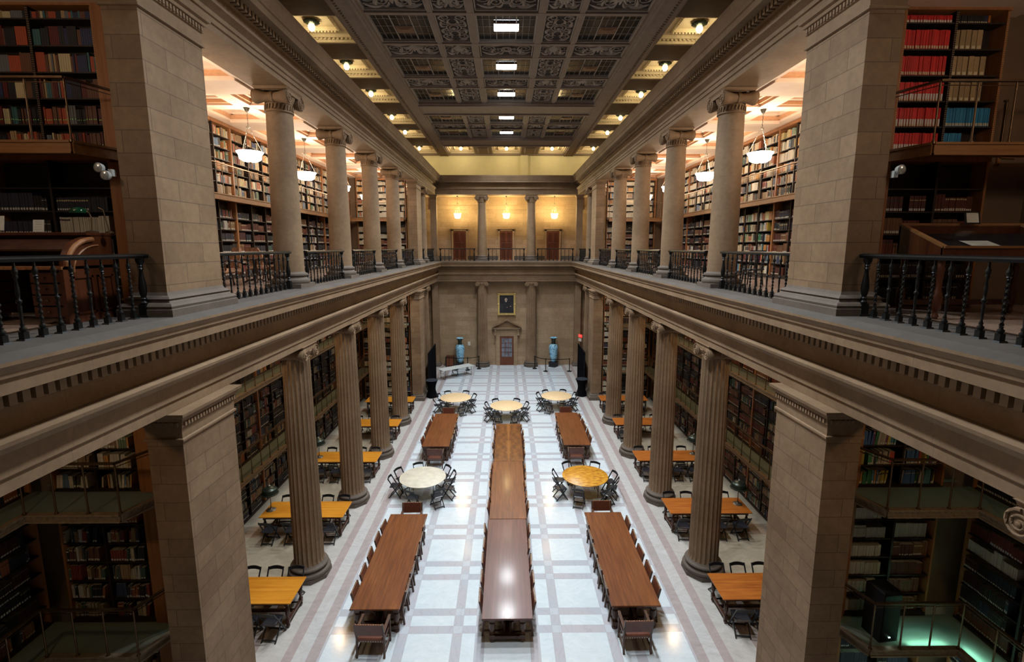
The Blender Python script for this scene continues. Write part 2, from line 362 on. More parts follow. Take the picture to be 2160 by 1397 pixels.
# ceilings -------------------------------------------------------
for s in (-1, 1):
    a, b = sorted((s*6.3, s*9.8)); mb = MB().box(a, b, -2.6, 41.3, 13.78, 14.79)
    def cb(x0, x1, y0, y1, z0=13.56, z1=13.79, m=0):
        q = sorted((s*x0, s*x1)); mb.box(q[0], q[1], y0, y1, z0, z1, m)
    cb(6.28, 6.62, -2.6, 41.2, 13.553); cb(8.95, 9.6, -2.6, 41.2, 13.547); cb(7.42, 7.88, -2.6, 41.2, 13.551)
    cs = [2.0, 11.1, 15.15, 19.25, 23.4, 27.4, 33, 36.5]; ln = [4.7, 9.1, 13.15, 17.2, 21.3, 25.5, 30.4, 33.5+.0, 38.4]
    for y in cs: cb(6.6, 8.97, y-.22, y+.22)
    for y in ln: cb(6.6, 8.97, y-.55, y+.55, 13.5); cb(6.63, 7.41, y-.60, y+.60, 13.60, 13.66, 1); cb(7.89, 8.94, y-.60, y+.60, 13.60, 13.66, 1)
    ys = sorted([(y-.22, y+.22) for y in cs] + [(y-.55, y+.55) for y in ln])
    for (p0, p1), (q0, q1) in zip(ys, ys[1:]):
        if q0 - p1 < .6: continue
        for x0, x1 in ((6.62, 7.42), (7.88, 8.95)):
            for w, z0, z1, mm in ((.07, 13.62, 13.72, 1), (.16, 13.72, 13.79, 0)):
                cb(x0, x0+w, p1, q0, z0, z1, mm); cb(x1-w, x1, p1, q0, z0, z1, mm); cb(x0, x1, p1, p1+w, z0, z1, mm); cb(x0, x1, q0-w, q0, z0, z1, mm)
    struct('ceiling', mb, [M['cream'], M['creamdark']])
mb = MB().box(-6.35, 6.35, 38.8, 41.3, 13.54, 14.79); struct('ceiling', mb, M['wallstone'])
SR = [(5.9, 8.0), (9.7, 11.95), (13.45, 15.6), (17.2, 19.45), (20.93, 23.2), (24.68, 26.96), (29.1, 31.45), (32.85, 35.25)]
OR = [(12.1, 13.3), (15.75, 17.03), (19.6, 20.78), (23.35, 24.53), (31.6, 32.7)]
XC = [(-1.04, 1.04), (1.29, 2.38), (-2.38, -1.29), (2.56, 4.6), (-4.6, -2.56)]
ZC, ZB = 17.36, 16.98
mb = MB().box(-8.7, 8.7, -2.8, 41.4, ZC, 17.6); mb.box(-4.7, 4.7, -2.59, 37.7, 17.15, 17.4)
rows = sorted(SR + OR)
for x0, x1 in ((1.04, 1.29), (2.38, 2.56)):
    for q in (-1, 1):
        a, b = sorted((q*x0, q*x1)); mb.box(a, b, -2.6, 26.95, ZB+.007, ZC-.01); mb.box(a, b, 29.11, 35.24, ZB+.007, ZC-.01)
prev = -2.6
for y0, y1 in rows:
    mb.box(-4.6, 4.6, prev, y0, ZB - (.07 if y0-prev > .8 else 0), ZC-.02); prev = y1
mb.box(-4.6, 4.6, 35.25, 37.75, ZB-.07, ZC-.02)
for y in (26.96+.12, 29.1-.3, 35.25+.12, 37.3): mb.box(-4.7, 4.7, y, y+.18, ZB-.14, ZB-.06)
for q in (-1, 1):
    a, b = sorted((q*4.6, q*5.5)); mb.box(a, b, -2.6, 41.2, ZB-.10, ZC)
    for c, w in ((4.68, .1), (5.3, .14)):
        a, b = sorted((q*c, q*(c+w))); mb.box(a, b, -2.6, 41.2, ZB-.16, ZB-.09)
    y = 8.0
    while y < 37.5:
        a, b = sorted((q*5.22, q*5.28)); mb.box(a, b, y, y+.07, ZB-.15, ZB-.09); y += .16
mb.box(-8.7, 8.7, 41.0, 41.3, ZB-.12, ZC)
for x0, x1 in ((-2.5, -1.15), (1.15, 2.5)):
    mb.box(x0, x1, 37.75, 41.0, ZB-.04, ZC); mb.rect(x0+.3, x1-.3, 38.3, 40.4, [(0, ZB-.09), (.04, ZB-.04)])
struct('ceiling', mb, M['plaster'])
mb = MB(); side_c = [r for r in SR] + [(37.85, 40.95)]; prev = -2.6
for y0, y1 in side_c:
    for q in (-1, 1):
        a, b = sorted((q*5.5, q*8.4)); mb.box(a, b, prev, y0, ZB-.02, ZC)
    prev = y1
for q in (-1, 1):
    a, b = sorted((q*8.05, q*8.4)); mb.box(a, b, -2.6, 41.0, ZB-.02, ZC)
struct('ceiling', mb, M['plasterd'])
# lit ochre coffers with ceiling globes
def coffer(x0, x1, y0, y1):
    mb = MB()
    def fr(w, o, z0, z1, m=0):
        X0, X1, Y0, Y1 = x0+o, x1-o, y0+o, y1-o
        mb.box(X0, X0+w, Y0, Y1, z0, z1, m); mb.box(X1-w, X1, Y0, Y1, z0, z1, m); mb.box(X0+w, X1-w, Y0, Y0+w, z0, z1, m); mb.box(X0+w, X1-w, Y1-w, Y1, z0, z1, m)
    mb.box(x0, x1, y0, y1, ZC-.03, ZC-.005); fr(.09, 0, ZB, ZC-.03); fr(.12, .09, 17.12, ZC-.03); fr(.26, .21, 17.24, ZC-.03); fr(.08, .47, 17.20, ZC-.03)
    for o, st in ((.13, .15), (.5, .12)):
        n = int((x1-x0-2*o)/st)
        for i in range(n):
            x = x0+o+.03+i*st
            mb.box(x, x+st*.5, y1-o-.03, y1-o, 17.07 if o < .3 else 17.15, 17.13 if o < .3 else 17.2)
        n = int((y1-y0-2*o)/st)
        for i in range(n):
            y = y0+o+.03+i*st
            for xx in (x0+o, x1-o-.03): mb.box(xx, xx+.03, y, y+st*.5, 17.07 if o < .3 else 17.15, 17.13 if o < .3 else 17.2)
    struct('ceiling', mb, M['coffer'])
globe_me = MB().lathe([(.02,-.14),(.075,-.12),(.11,-.05),(.11,.02),(.07,.10)], 14).mesh('globe', M['globe'], 60)
mb = MB(); L = []
for r, z, sc in ((.10,.06,0), (.16,.09,.3), (.24,.12,1), (.26,.16,1), (.20,.2,.3)):
    L.append([((r*(1+.09*sc*cos(12*a)))*cos(a), (r*(1+.09*sc*cos(12*a)))*sin(a), z) for a in [2*pi*j/48 for j in range(48)]])
mb.grid(L); rose_me = mb.mesh('petal_shade', M['shade'], 50)
def warm_light(name, loc, W, col=(1,.72,.38), r=.08):
    l = bpy.data.lights.new(name, 'POINT'); l.energy = W; l.color = col; l.shadow_soft_size = r
    o = bpy.data.objects.new(name, l); link(o); o.location = loc; return o
def ceiling_globe(x, y, label, W=22):
    t = thing('ceiling_globe_lamp', label, 'ceiling lamp', (x, y, 17.09), 0, 'globe lamps in the side ceiling coffers')
    obj('petal_shade', rose_me, None, t); obj('globe', globe_me, None, t)
    warm_light('globe_light', (x, y, 16.86), W, (1, .80, .50), .06)
    bpy.data.objects  # keep
for i, (y0, y1) in enumerate(SR):
    for q, sd in ((-1, 'left'), (1, 'right')):
        a, b = sorted((q*5.5, q*8.05)); coffer(a, b, y0, y1)
        if i > 2: ceiling_globe(q*6.78, (y0+y1)/2, 'scalloped ceiling globe lamp on the %s side, %s coffer from the camera end' % (sd, ORD[i-3]))
for q, sd in ((-1, 'left'), (1, 'right')):
    a, b = sorted((q*5.5, q*8.05)); coffer(a, b, 37.85, 40.95)
    ceiling_globe(q*6.78, 39.4, 'ceiling globe lamp in the far %s corner coffer above the pale yellow wall' % sd, 40)
for (x0, x1), nm in (((-4.6, -2.5), 'left'), ((-1.15, 1.15), 'middle'), ((2.5, 4.6), 'right')):
    coffer(x0, x1, 37.85, 40.95)
    ceiling_globe((x0+x1)/2, 39.4, 'ceiling globe lamp in the %s coffer of the far ochre row' % nm, 60)

# skylights and carved panels
def skylight_mesh(w, h, centre):
    fr = MB()
    for i in range(1, 9):
        x = -w/2 + w*i/9; t = .035 if i in (3, 6) else .012
        fr.box(x-t/2, x+t/2, -h/2, h/2, -.012 if t < .03 else -.035, 0)
    for i in range(1, 4):
        y = -h/2 + h*i/4; fr.box(-w/2, w/2, y-.008, y+.008, -.012, 0)
    for a in (-1, 1):
        fr.box(a*w/2-(.05 if a > 0 else 0), a*w/2+(.05 if a < 0 else 0), -h/2, h/2, -.10, 0); fr.box(-w/2, w/2, a*h/2-(.05 if a > 0 else 0), a*h/2+(.05 if a < 0 else 0), -.10, 0)
    return fr.mesh('muntin_frame', M['ornament'])
skf, skfc = skylight_mesh(2.04, 2.2, 0), skylight_mesh(2.08, 2.2, 1)
panem = MB().box(-1.04, 1.04, -1.12, 1.12, .0, .02).mesh('pane', M['pane'])
grm = MB()
for i in range(4): 
    o = i*.05; grm.box(-.30+o, .30-o, -.24+o, .24-o, -.03-i*.008, -.01)
grm = grm.mesh('vent_grille', M['panelgold'])
for i, (y0, y1) in enumerate(SR[3:]):
    for xi, (x0, x1) in enumerate(XC):
        if xi in (1, 2): continue
        nm = {0: 'middle', 3: 'right', 4: 'left'}[xi]
        t = thing('skylight', 'leaded skylight in the %s ceiling column, %s from camera end, %s' % (nm, ORD[i], 'around a square lamp' if xi == 0 else 'with copper grille'), 'skylight', ((x0+x1)/2, (y0+y1)/2, 17.13), 0, 'leaded skylights in the coffered ceiling')
        obj('muntin_frame', skfc if xi == 0 else skf, None, t); obj('pane', panem, None, t)
        if xi: obj('vent_grille', grm, None, t, loc=(0, .25, 0))
def scroll(mb, cx, cy, r, turns, d, a0, w=.030):
    pts = []; n = int(14*turns)
    for i in range(n+1):
        t = i/n; a = a0 + d*t*turns*2*pi; rr = r*(1-.86*t); pts.append((cx+rr*cos(a), cy+rr*sin(a), -.02))
    mb.tube(pts, [w*(1-.5*i/n) for i in range(n+1)], 5)
def arc(mb, pts, w=.03):
    P = []; n = 10
    p0, p1, p2 = pts
    for i in range(n+1):
        t = i/n; P.append(tuple((1-t)**2*a+2*t*(1-t)*b+t*t*c for a, b, c in zip(p0, p1, p2)) + (-.02,))
    mb.tube(P, [w*(.4+1.2*sin(pi*i/n)) for i in range(n+1)], 5)
def ring(mb, r, w, cx=0, cy=0):
    mb.tube([(cx+r*cos(a), cy+r*sin(a), -.02) for a in [2*pi*k/16 for k in range(17)]], w, 5)
def orn_square(w, h):
    mb = MB(); W, H = w/2, h/2
    ring(mb, .26, .028); ring(mb, .15, .03); mb.lathe([(.07,-.05),(.05,-.07),(.01,-.08)], 8)
    for sx in (-1, 1):
        for sy in (-1, 1):
            scroll(mb, sx*W*.50, sy*H*.70, W*.42, 1.6, sx*sy, pi/2 if sy < 0 else -pi/2)
            scroll(mb, sx*W*.52, sy*H*.33, W*.30, 1.3, -sx*sy, pi/2 if sy > 0 else -pi/2)
            arc(mb, ((sx*.1, sy*H*.94), (sx*W*.6, sy*H*1.0), (sx*W*.9, sy*H*.62)), .035)
            arc(mb, ((sx*.24, sy*.1), (sx*W*.95, sy*H*.02), (sx*W*.8, sy*H*.45)), .035)
            arc(mb, ((sx*.04, sy*.26), (sx*.30, sy*H*.45), (sx*.05, sy*H*.62)), .03)
    return mb.mesh('scrollwork', M['ornament'], 60)
def orn_long(w, h, pal):
    mb = MB(); W, H = w/2, h/2
    if pal:
        for k in range(7):
            a = pi*(k+.5)/7; arc(mb, ((0, -H*.75), (cos(a)*.2, -H*.2), (cos(a)*W*.45, -H*.7+sin(a)*H*1.25)), .045)
    else: ring(mb, H*.36, .04); ring(mb, H*.2, .03)
    for sx in (-1, 1):
        scroll(mb, sx*W*.72, -H*.12, H*.62, 1.9, sx, pi/2); scroll(mb, sx*W*.36, H*.25, H*.42, 1.5, -sx, -pi/2)
        arc(mb, ((sx*.08, -H*.8), (sx*W*.4, -H*1.0), (sx*W*.68, -H*.72)), .045); arc(mb, ((sx*W*.3, H*.7), (sx*W*.6, H*1.0), (sx*W*.95, H*.5)), .045)
        arc(mb, ((sx*W*.1, H*.3), (sx*W*.15, H*.9), (sx*W*.35, H*.75)), .04); arc(mb, ((sx*W*.5, -H*.1), (sx*W*.62, H*.5), (sx*W*.5, H*.7)), .04)
    return mb.mesh('scrollwork', M['ornament'], 60)
osq, ol, op, os_ = orn_square(1.03, 2.1), orn_long(1.98, 1.0, False), orn_long(1.98, 1.0, True), orn_long(1.02, 1.0, True)
def backm(w, h):
    mb = MB().box(-w/2, w/2, -h/2, h/2, .0, .03)
    for a in (-1, 1):
        for c0, c1 in (((a*w/2, a*(w/2-.04)), None),): x = sorted(c0); mb.box(x[0], x[1], -h/2, h/2, -.08, 0, 1)
        y = sorted((a*h/2, a*(h/2-.04))); mb.box(-w/2, w/2, y[0], y[1], -.08, 0, 1)
    return mb.mesh('ground_panel', [M['ornback'], M['ornament']])
bsq, bl, bs = backm(1.09, 2.2), backm(2.04, 1.18), backm(1.09, 1.18)
def carved(kind, x, y, ms, mbk, label, grp):
    t = thing('carved_ceiling_panel', label, 'ceiling ornament', (x, y, 17.11), 0, grp)
    obj('scrollwork', ms, None, t); obj('ground_panel', mbk, None, t)
for i, (y0, y1) in enumerate(SR[3:]):
    for q, sd in ((-1, 'left'), (1, 'right')):
        carved('sq', q*1.835, (y0+y1)/2, osq, bsq, 'upright carved scroll panel %s of the middle skylights, %s row from the camera end' % (sd, ORD[i]), 'upright carved panels between skylights')
for i, (y0, y1) in enumerate(OR[1:]):
    for xi, (x0, x1) in enumerate(XC):
        nm = {0: 'middle', 1: 'inner right', 2: 'inner left', 3: 'outer right', 4: 'outer left'}[xi]
        carved('l', (x0+x1)/2, (y0+y1)/2, {0: ol, 1: os_, 2: os_, 3: op, 4: op}[xi], bs if xi in (1, 2) else bl,
               'low carved foliage panel, %s place, %s narrow ceiling row from camera end' % (nm, ORD[i]), 'low carved ceiling panels')
lampbox = MB().rect(-.42, .42, -.27, .27, [(0,0),(.02,.05),(0,.12)])
lb = MB().rect(-.44, .44, -.28, .28, [(0,.012),(0,.08)]).mesh('housing', M['panelgold']); ld = MB().rect(-.42, .42, -.26, .26, [(0,-.01),(.02,.03)]).mesh('diffuser', M['skylamp'])
def area(name, loc, W, sx, sy, col, rot=(0,0,0), spread=180):
    l = bpy.data.lights.new(name, 'AREA'); l.shape = 'RECTANGLE'; l.size = sx; l.size_y = sy; l.energy = W; l.color = col; l.spread = radians(spread)
    o = bpy.data.objects.new(name, l); link(o); o.location = loc; o.rotation_euler = rot; return o
for i, (y0, y1) in enumerate(SR):
    t = thing('ceiling_lamp', ('bright white square ceiling lamp, %s from the camera end' % ORD[i-3]) if i > 2 else ('square ceiling lamp overhead outside the view, %s from the near wall' % ORD[i]), 'ceiling lamp', (0, (y0+y1)/2-.05, 17.06), 0, 'square white lamps down the ceiling centre')
    obj('housing', lb, None, t); obj('diffuser', ld, None, t)
    area('ceiling_lamp_light', (0, (y0+y1)/2-.05, 17.04), 415, .84, .54, (.90, .96, 1), spread=130)

# ------------------------------------------------------------------ columns and piers
def shaft_fluted(z0, z1, r0, r1):
    mb = MB(); L = []; nf = 20; pp = [0, .10, .30, .5, .70, .90]
    for i in range(13):
        t = i/12; z = z0+(z1-z0)*t; R = r0+(r1-r0)*(t**1.6); dep = .055*R/.4*(1 if 0 < i < 12 else 0.0)
        if i in (1, 11): z = z0+.12 if i == 1 else z1-.12
        l = []
        for k in range(nf):
            for p in pp:
                a = 2*pi*(k+p)/nf; d = 0 if p in (0, .10) else dep*(sin(pi*(p-.1)/.9)**.6)
                l.append(((R-d)*cos(a), (R-d)*sin(a), z))
        L.append(l)
    mb.grid(L); return mb
def base_mb(r, plinth, hp, octo):
    mb = MB()
    if octo: mb.lathe([(plinth,0),(plinth,hp)], 8, ph=pi/8)
    else: mb.box(-plinth, plinth, -plinth, plinth, 0, hp)
    pr = [(r*1.36,hp),(r*1.40,hp+.03),(r*1.42,hp+.07),(r*1.38,hp+.11),(r*1.25,hp+.125),(r*1.20,hp+.14),(r*1.17,hp+.17),(r*1.22,hp+.20),(r*1.26,hp+.205),(r*1.28,hp+.235),(r*1.24,hp+.265),(r*1.12,hp+.275),(r*1.08,hp+.29),(r*1.0,hp+.33)]
    mb.lathe(pr, 40); return mb
def capital_mb(rt, neck):
    mb = MB()
    mb.rect(-.40, .40, -.44, .44, [(-.03,-.075),(0,-.06),(.01,-.02),(.03,0)])
    mb.lathe([(rt,-.36),(rt+.02,-.33),(rt+.01,-.31),(rt+.05,-.24),(rt+.08,-.17),(rt+.05,-.13)], 32)
    for sy in (-1, 1):
        cy = sy*.36
        mb.lathe([(.05,-.43),(.165,-.42),(.175,-.38),(.15,-.30),(.115,-.16),(.108,-.05),(.125,-.04),(.125,.04),(.108,.05),(.115,.16),(.15,.30),(.175,.38),(.165,.42),(.05,.43)], 20, (0, cy, -.235), axis='x')
        for sx in (-1, 1):
            pts = []
            for i in range(34):
                t = i/33; a = pi/2 + sy*sx*0 - sy*t*2.2*2*pi; rr = .155*(1-.85*t); pts.append((sx*.435, cy+rr*cos(a), -.235+rr*sin(a)))
            mb.tube(pts, [.019*(1-.4*i/33) for i in range(34)], 5); mb.lathe([(.03,-.01),(.03,.02),(.015,.03)], 8, (sx*.43, cy, -.235), axis='x') if sx > 0 else mb.lathe([(.015,-.03),(.03,-.02),(.03,.01)], 8, (sx*.43, cy, -.235), axis='x')
    for sx in (-1, 1): mb.box(sx*.40-.02, sx*.40+.02, -.36, .36, -.15, -.075)
    if neck:
        mb.lathe([(rt,-.56),(rt+.035,-.55),(rt+.035,-.52),(rt+.005,-.51),(rt+.005,-.36)], 32)
        for k in range(26):
            a = 2*pi*k/26; mb.bar(((rt+.012)*cos(a), (rt+.012)*sin(a), -.49), ((rt+.012)*cos(a+.08), (rt+.012)*sin(a+.08), -.38), .035, .03)
    return mb
SHL = shaft_fluted(.44, 6.52, .415, .352).mesh('shaft', M['drum'], 35)
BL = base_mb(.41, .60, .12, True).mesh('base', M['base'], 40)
CL = capital_mb(.352, False).mesh('capital', M['stone'], 40)
mb = MB().lathe([(.365+(.318-.365)*(i/10)**1.5, .40+(4.45-.40)*i/10) for i in range(11)], 40); SHU = mb.mesh('shaft', M['drum'], 40)
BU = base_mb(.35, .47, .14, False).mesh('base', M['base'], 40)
CU = capital_mb(.315, True).mesh('capital', M['stone'], 40)
def column(x, y, low, rz, label, grp):
    z = 0 if low else 8.40
    t = thing('stone_column', label, 'column', (x, y, z), rz, grp)
    obj('base', BL if low else BU, None, t); obj('shaft', SHL if low else SHU, None, t)
    obj('capital', CL if low else CU, None, t, loc=(0, 0, 6.86 if low else 5.01))
CY = [4.3, 13.12, 17.22, 21.32, 25.45, 33.6]
names = ['column before the near pier'] + ['%s column after the near pier' % ORD[i] for i in range(4)] + ['column beyond the far pier']
for s, sd in ((-1, 'left'), (1, 'right')):
    for y, nmx in zip(CY, names):
        column(s*5.8, y, True, 0, 'fluted stone %s, ground floor, %s side' % (nmx, sd), 'fluted ground floor columns')
        if y > 5: column(s*5.8, y, False, 0, 'smooth stone %s, balcony level, %s side' % (nmx, sd), 'smooth balcony columns')
for q, sd in ((-1, 'left'), (1, 'right')):
    column(q*1.93, 38.2, True, pi/2, 'fluted column on the far wall %s of the pedimented door' % sd, 'fluted ground floor columns')
    column(q*1.90, 38.2, False, pi/2, 'pale smooth column on the far balcony, %s one of the pair' % sd, 'smooth balcony columns')
def pier(s, y0, y1, low, label):
    z, H = (0, 6.85) if low else (8.40, 5.02)
    t = thing('stone_pier', label, 'pier', (s*(5.59 if low else 5.56), (y0+y1)/2, z), 0, None); h = (y1-y0)/2; w = .29 if low else .26
    obj('base', MB().rect(-w, w, -h, h, [(.17,0),(.17,.14),(.15,.15),(.16,.19),(.13,.23),(.09,.24),(.07,.27),(.09,.30),(.06,.33),(.02,.35),(0,.40)]), M['base'], t)
    obj('shaft', MB().box(-w, w, -h, h, .40, H-.48), M['ashlar'], t)
    mb = MB().rect(-w, w, -h, h, [(0,H-.50),(.035,H-.49),(.035,H-.455),(.01,H-.44),(.01,H-.26),(.035,H-.25),(.035,H-.15),(.07,H-.14),(.08,H-.08),(.12,H-.06),(.13,H-.005)])
    st = .075
    for a, b, ax in ((-h, h, 'y'), (-w, w, 'x')):
        n = int((b-a)/st)
        for i in range(n):
            u = a + (i+.5)*(b-a)/n
            if ax == 'y': mb.box(-w-.06, w+.06, u-.022, u+.022, H-.235, H-.165)
            else: mb.box(u-.022, u+.022, -h-.06, h+.06, H-.235, H-.165)
    obj('capital', mb, M['stone'], t)
for s, sd in ((-1, 'left'), (1, 'right')):
    for (y0, y1), dn in (((7.62, 9.12), 'near'), ((29.4, 30.9), 'far')):
        for low in (True, False):
            pier(s, y0, y1, low, 'square ashlar %s pier on the %s side, %s' % (dn, sd, 'ground floor' if low else 'balcony level'))
    for low in (True, False):                                    # corner pilasters at the far end
        z, H = (0, 6.85) if low else (8.40, 5.02)
        t = thing('corner_pilaster', 'narrow stone corner pilaster at the far %s corner, %s' % (sd, 'ground floor' if low else 'balcony level'), 'pilaster', (s*5.62, 38.30, z))
        mb = MB().rect(-.24, .24, -.21, .21, [(.10,0),(.10,.14),(.07,.2),(.05,.3),(0,.36)]); obj('base', mb, M['base'], t)
        obj('shaft', MB().rect(-.24, .24, -.21, .21, [(0,.36),(0,H-.3)]), M['drum'], t)
        obj('capital', MB().rect(-.24, .24, -.21, .21, [(.02,H-.34),(.04,H-.3),(.0,H-.28),(.02,H-.12),(.08,H-.06),(.10,H)]), M['stone'], t)

# ------------------------------------------------------------------ balcony railings
def bal_twist():
    mb = MB(); mb.box(-.032, .032, -.032, .032, .012, .10); mb.rect(-.045, .045, -.045, .045, [(.01,0),(0,.02)])
    mb.lathe([(.022,.10),(.034,.12),(.036,.14),(.018,.16),(.024,.18)], 10)
    L = []
    for i in range(41):
        z = .18+.54*i/40; tw = i*.62; k = .62 if i in (0, 40) else 1; bulge = .006 if 18 <= i <= 22 else 0
        L.append([((.0155+.0085*cos(2*(a-tw))+bulge)*k*cos(a), (.0155+.0085*cos(2*(a-tw))+bulge)*k*sin(a), z) for a in [2*pi*j/8 for j in range(8)]])
    mb.grid(L); mb.lathe([(.016,.72),(.028,.735),(.018,.75),(.028,.77),(.03,.80),(.016,.83),(.012,.90)], 10); return mb
def bal_turn():
    mb = MB(); mb.box(-.032, .032, -.032, .032, .012, .10); mb.rect(-.045, .045, -.045, .045, [(.01,0),(0,.02)])
    mb.lathe([(.022,.10),(.034,.12),(.036,.14),(.018,.16),(.024,.18),(.013,.21),(.017,.32),(.021,.39),(.013,.42),(.028,.435),(.030,.45),(.028,.465),(.013,.48),(.020,.52),(.021,.60),(.012,.70),(.028,.735),(.018,.75),(.028,.77),(.03,.80),(.016,.83),(.012,.90)], 10); return mb
BT, BN = bal_twist().mesh('baluster', M['iron'], 60), bal_turn().mesh('baluster', M['iron'], 60)
POST = MB().box(-.055, .055, -.055, .055, .02, .20); POST.rect(-.07, .07, -.07, .07, [(.01,0),(0,.03)])
POST.lathe([(.04,.20),(.055,.22),(.03,.25),(.045,.28),(.03,.30),(.048,.36),(.055,.44),(.045,.55),(.028,.66),(.024,.72),(.04,.735),(.026,.76),(.04,.78),(.03,.80),(.055,.84),(.06,.90)], 14)
POST = POST.mesh('post', M['black'], 50)
def railing(p0, p1, posts, label, z=8.43, sp=.235, grp='iron balcony railings', simple=False):
    p0, p1 = Vector((*p0, z)), Vector((*p1, z)); L = (p1-p0).length; d = (p1-p0).normalized(); rz = math.atan2(d.y, d.x)
    t = thing('balcony_railing', label, 'railing', tuple(p0), rz, grp)
    mb = MB(); prof = [(-.055,.90),(-.075,.935),(-.07,.955),(0,.97),(.07,.955),(.075,.935),(.055,.90)]
    mb.grid([[(x, a, b) for a, b in prof] for x in (-.10, L+.10)]); obj('handrail', mb, M['black'], t)
    for k in posts: obj('post', POST, None, t, loc=(L if k else 0, 0, 0))
    n = max(2, int(round(L/sp)))
    for i in range(1, n):
        obj('baluster', (BN if simple else (BT if i % 2 else BN)), None, t, loc=(L*i/n, 0, 0))
BAYS = [(3.2, 7.5, 'beside the near pier, toward the camera'), (9.42, 12.52, 'between the near pier and the first column'), (13.72, 16.62, 'between the first and second columns'), (17.82, 20.72, 'between the second and third columns'),
        (21.92, 24.85, 'between the third and fourth columns'), (26.05, 29.2, 'between the fourth column and the far pier'), (31.1, 33.0, 'just beyond the far pier'), (34.2, 37.2, 'at the far end of the side balcony')]
for s, sd in ((-1, 'left'), (1, 'right')):
    for y0, y1, nm in BAYS: railing((s*5.58, y0), (s*5.58, y1), (0, 1), 'black iron railing with twisted balusters, %s balcony, %s' % (sd, nm))
for (a, b), nm in (((-5.1, -2.5), 'in front of the left door'), ((-1.4, 1.33), 'in front of the middle door'), ((2.4, 5.1), 'in front of the right door')):
    railing((a, 37.85), (b, 37.85), (0, 1), 'thin black iron railing on the far balcony %s' % nm, sp=.31, simple=True)

# ------------------------------------------------------------------ bookcases, walkways, books
BK = MB(); BK.v = []; books_near = []
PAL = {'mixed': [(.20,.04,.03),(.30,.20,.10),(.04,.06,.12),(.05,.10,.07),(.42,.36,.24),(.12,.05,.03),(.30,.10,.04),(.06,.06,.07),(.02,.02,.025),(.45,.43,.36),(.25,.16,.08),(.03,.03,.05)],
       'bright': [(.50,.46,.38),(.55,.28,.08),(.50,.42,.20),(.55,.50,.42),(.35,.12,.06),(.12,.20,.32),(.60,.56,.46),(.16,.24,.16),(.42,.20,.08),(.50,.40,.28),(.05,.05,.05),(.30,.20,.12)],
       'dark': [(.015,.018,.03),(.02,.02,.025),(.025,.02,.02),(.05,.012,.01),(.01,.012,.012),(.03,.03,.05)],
       'law': [(.10,.022,.014),(.13,.03,.015),(.08,.018,.012),(.16,.07,.03)],
       'cream': [(.50,.46,.36),(.45,.40,.30),(.52,.48,.40)], 'color': [(.40,.07,.04),(.06,.13,.28),(.45,.35,.06),(.05,.20,.09),(.45,.20,.05),(.40,.38,.33),(.08,.22,.26),(.16,.05,.12),(.04,.04,.05),(.35,.30,.22)]}
def jit(c, a=.25):
    k = 1 + random.uniform(-a, a); return tuple(max(.004, min(.9, x*k)) for x in c)
def add_book(F, x, w, h, d, z, col, lab, dy, tilt=0):
    """one box into the big mesh; F maps local->world"""
    b = len(BK.v); o = tilt*h
    for X, Y, Z in ((x,dy,z),(x+w,dy,z),(x+w,dy+d,z),(x,dy+d,z),(x+o,dy,z+h),(x+w+o,dy,z+h),(x+w+o,dy+d,z+h),(x+o,dy+d,z+h)): BK.v.append(F(X, Y, Z))
    BK.col = col
    BK.face((b,b+1,b+5,b+4)); BK.face((b+1,b+2,b+6,b+5)); BK.face((b+3,b,b+4,b+7))
    BK.col = (.40,.36,.27); BK.face((b+4,b+5,b+6,b+7))
    if lab:
        b = len(BK.v); z0 = z+h*.06; z1 = z+h*(.06+lab[1])
        for X, Y, Z in ((x+w*.12,dy-.004,z0),(x+w*.88,dy-.004,z0),(x+w*.88+0,dy-.004,z1),(x+w*.12,dy-.004,z1)): BK.v.append(F(X + tilt*(Z-z), Y, Z))
        BK.col = lab[0]; BK.face((b,b+1,b+2,b+3))
def fill_shelf(F, x0, x1, z, hmax, pal, labp=.5, fullness=.92, lean=.0, big=1.0):
    x = x0 + .01; end = x0 + (x1-x0)*random.uniform(fullness-.12, min(1, fullness+.08))
    while x < end:
        run = random.choice([1,1,1,1,2,3,6]) if pal in ('mixed','bright','color') else random.choice([6,10,14])
        c0 = random.choice(PAL[pal]); w = random.uniform(.022,.05)*big; h = hmax*random.uniform(.66,.93); lab = None
        if random.random() < labp: lab = (random.choice([(.60,.56,.42),(.55,.55,.52),(.62,.60,.50)]), random.uniform(.10,.18))
        d = random.uniform(.15,.21); dy = random.uniform(.015,.035)
        band = random.choice([None, None, (.45,.36,.18), (.50,.46,.38), (.04,.03,.03)]); bz = random.uniform(.68,.82); bh = random.choice([.02,.05,.10])
        for k in range(run):
            if x + w > end: x = end + 1; break
            hh = h*(random.uniform(.975,1) if run > 1 else random.uniform(.93,1)); dd = dy + random.uniform(0,.012); tl = lean if random.random() < .3 else 0
            add_book(F, x, w*random.uniform(.86,.93), hh, d, z, jit(c0, .10 if run > 2 else .25), lab, dd, tl)
            if band:
                b = len(BK.v)
                for X, Y, Z in ((x+w*.06,dd-.003,z+hh*bz),(x+w*.84,dd-.003,z+hh*bz),(x+w*.84,dd-.003,z+hh*(bz+bh)),(x+w*.06,dd-.003,z+hh*(bz+bh))): BK.v.append(F(X + tl*(Z-z), Y, Z))
                BK.col = jit(band, .2); BK.face((b,b+1,b+2,b+3))
            x += w
        if random.random() < .05: x += random.uniform(.04,.2)
_case_cache = {}
SHELF = {}
def shelf_board(L):
    k = round(L, 3)
    if k not in SHELF: SHELF[k] = MB().box(0, L, .0, .27, -.022, 0).mesh('shelf', M['case'])
    return SHELF[k]
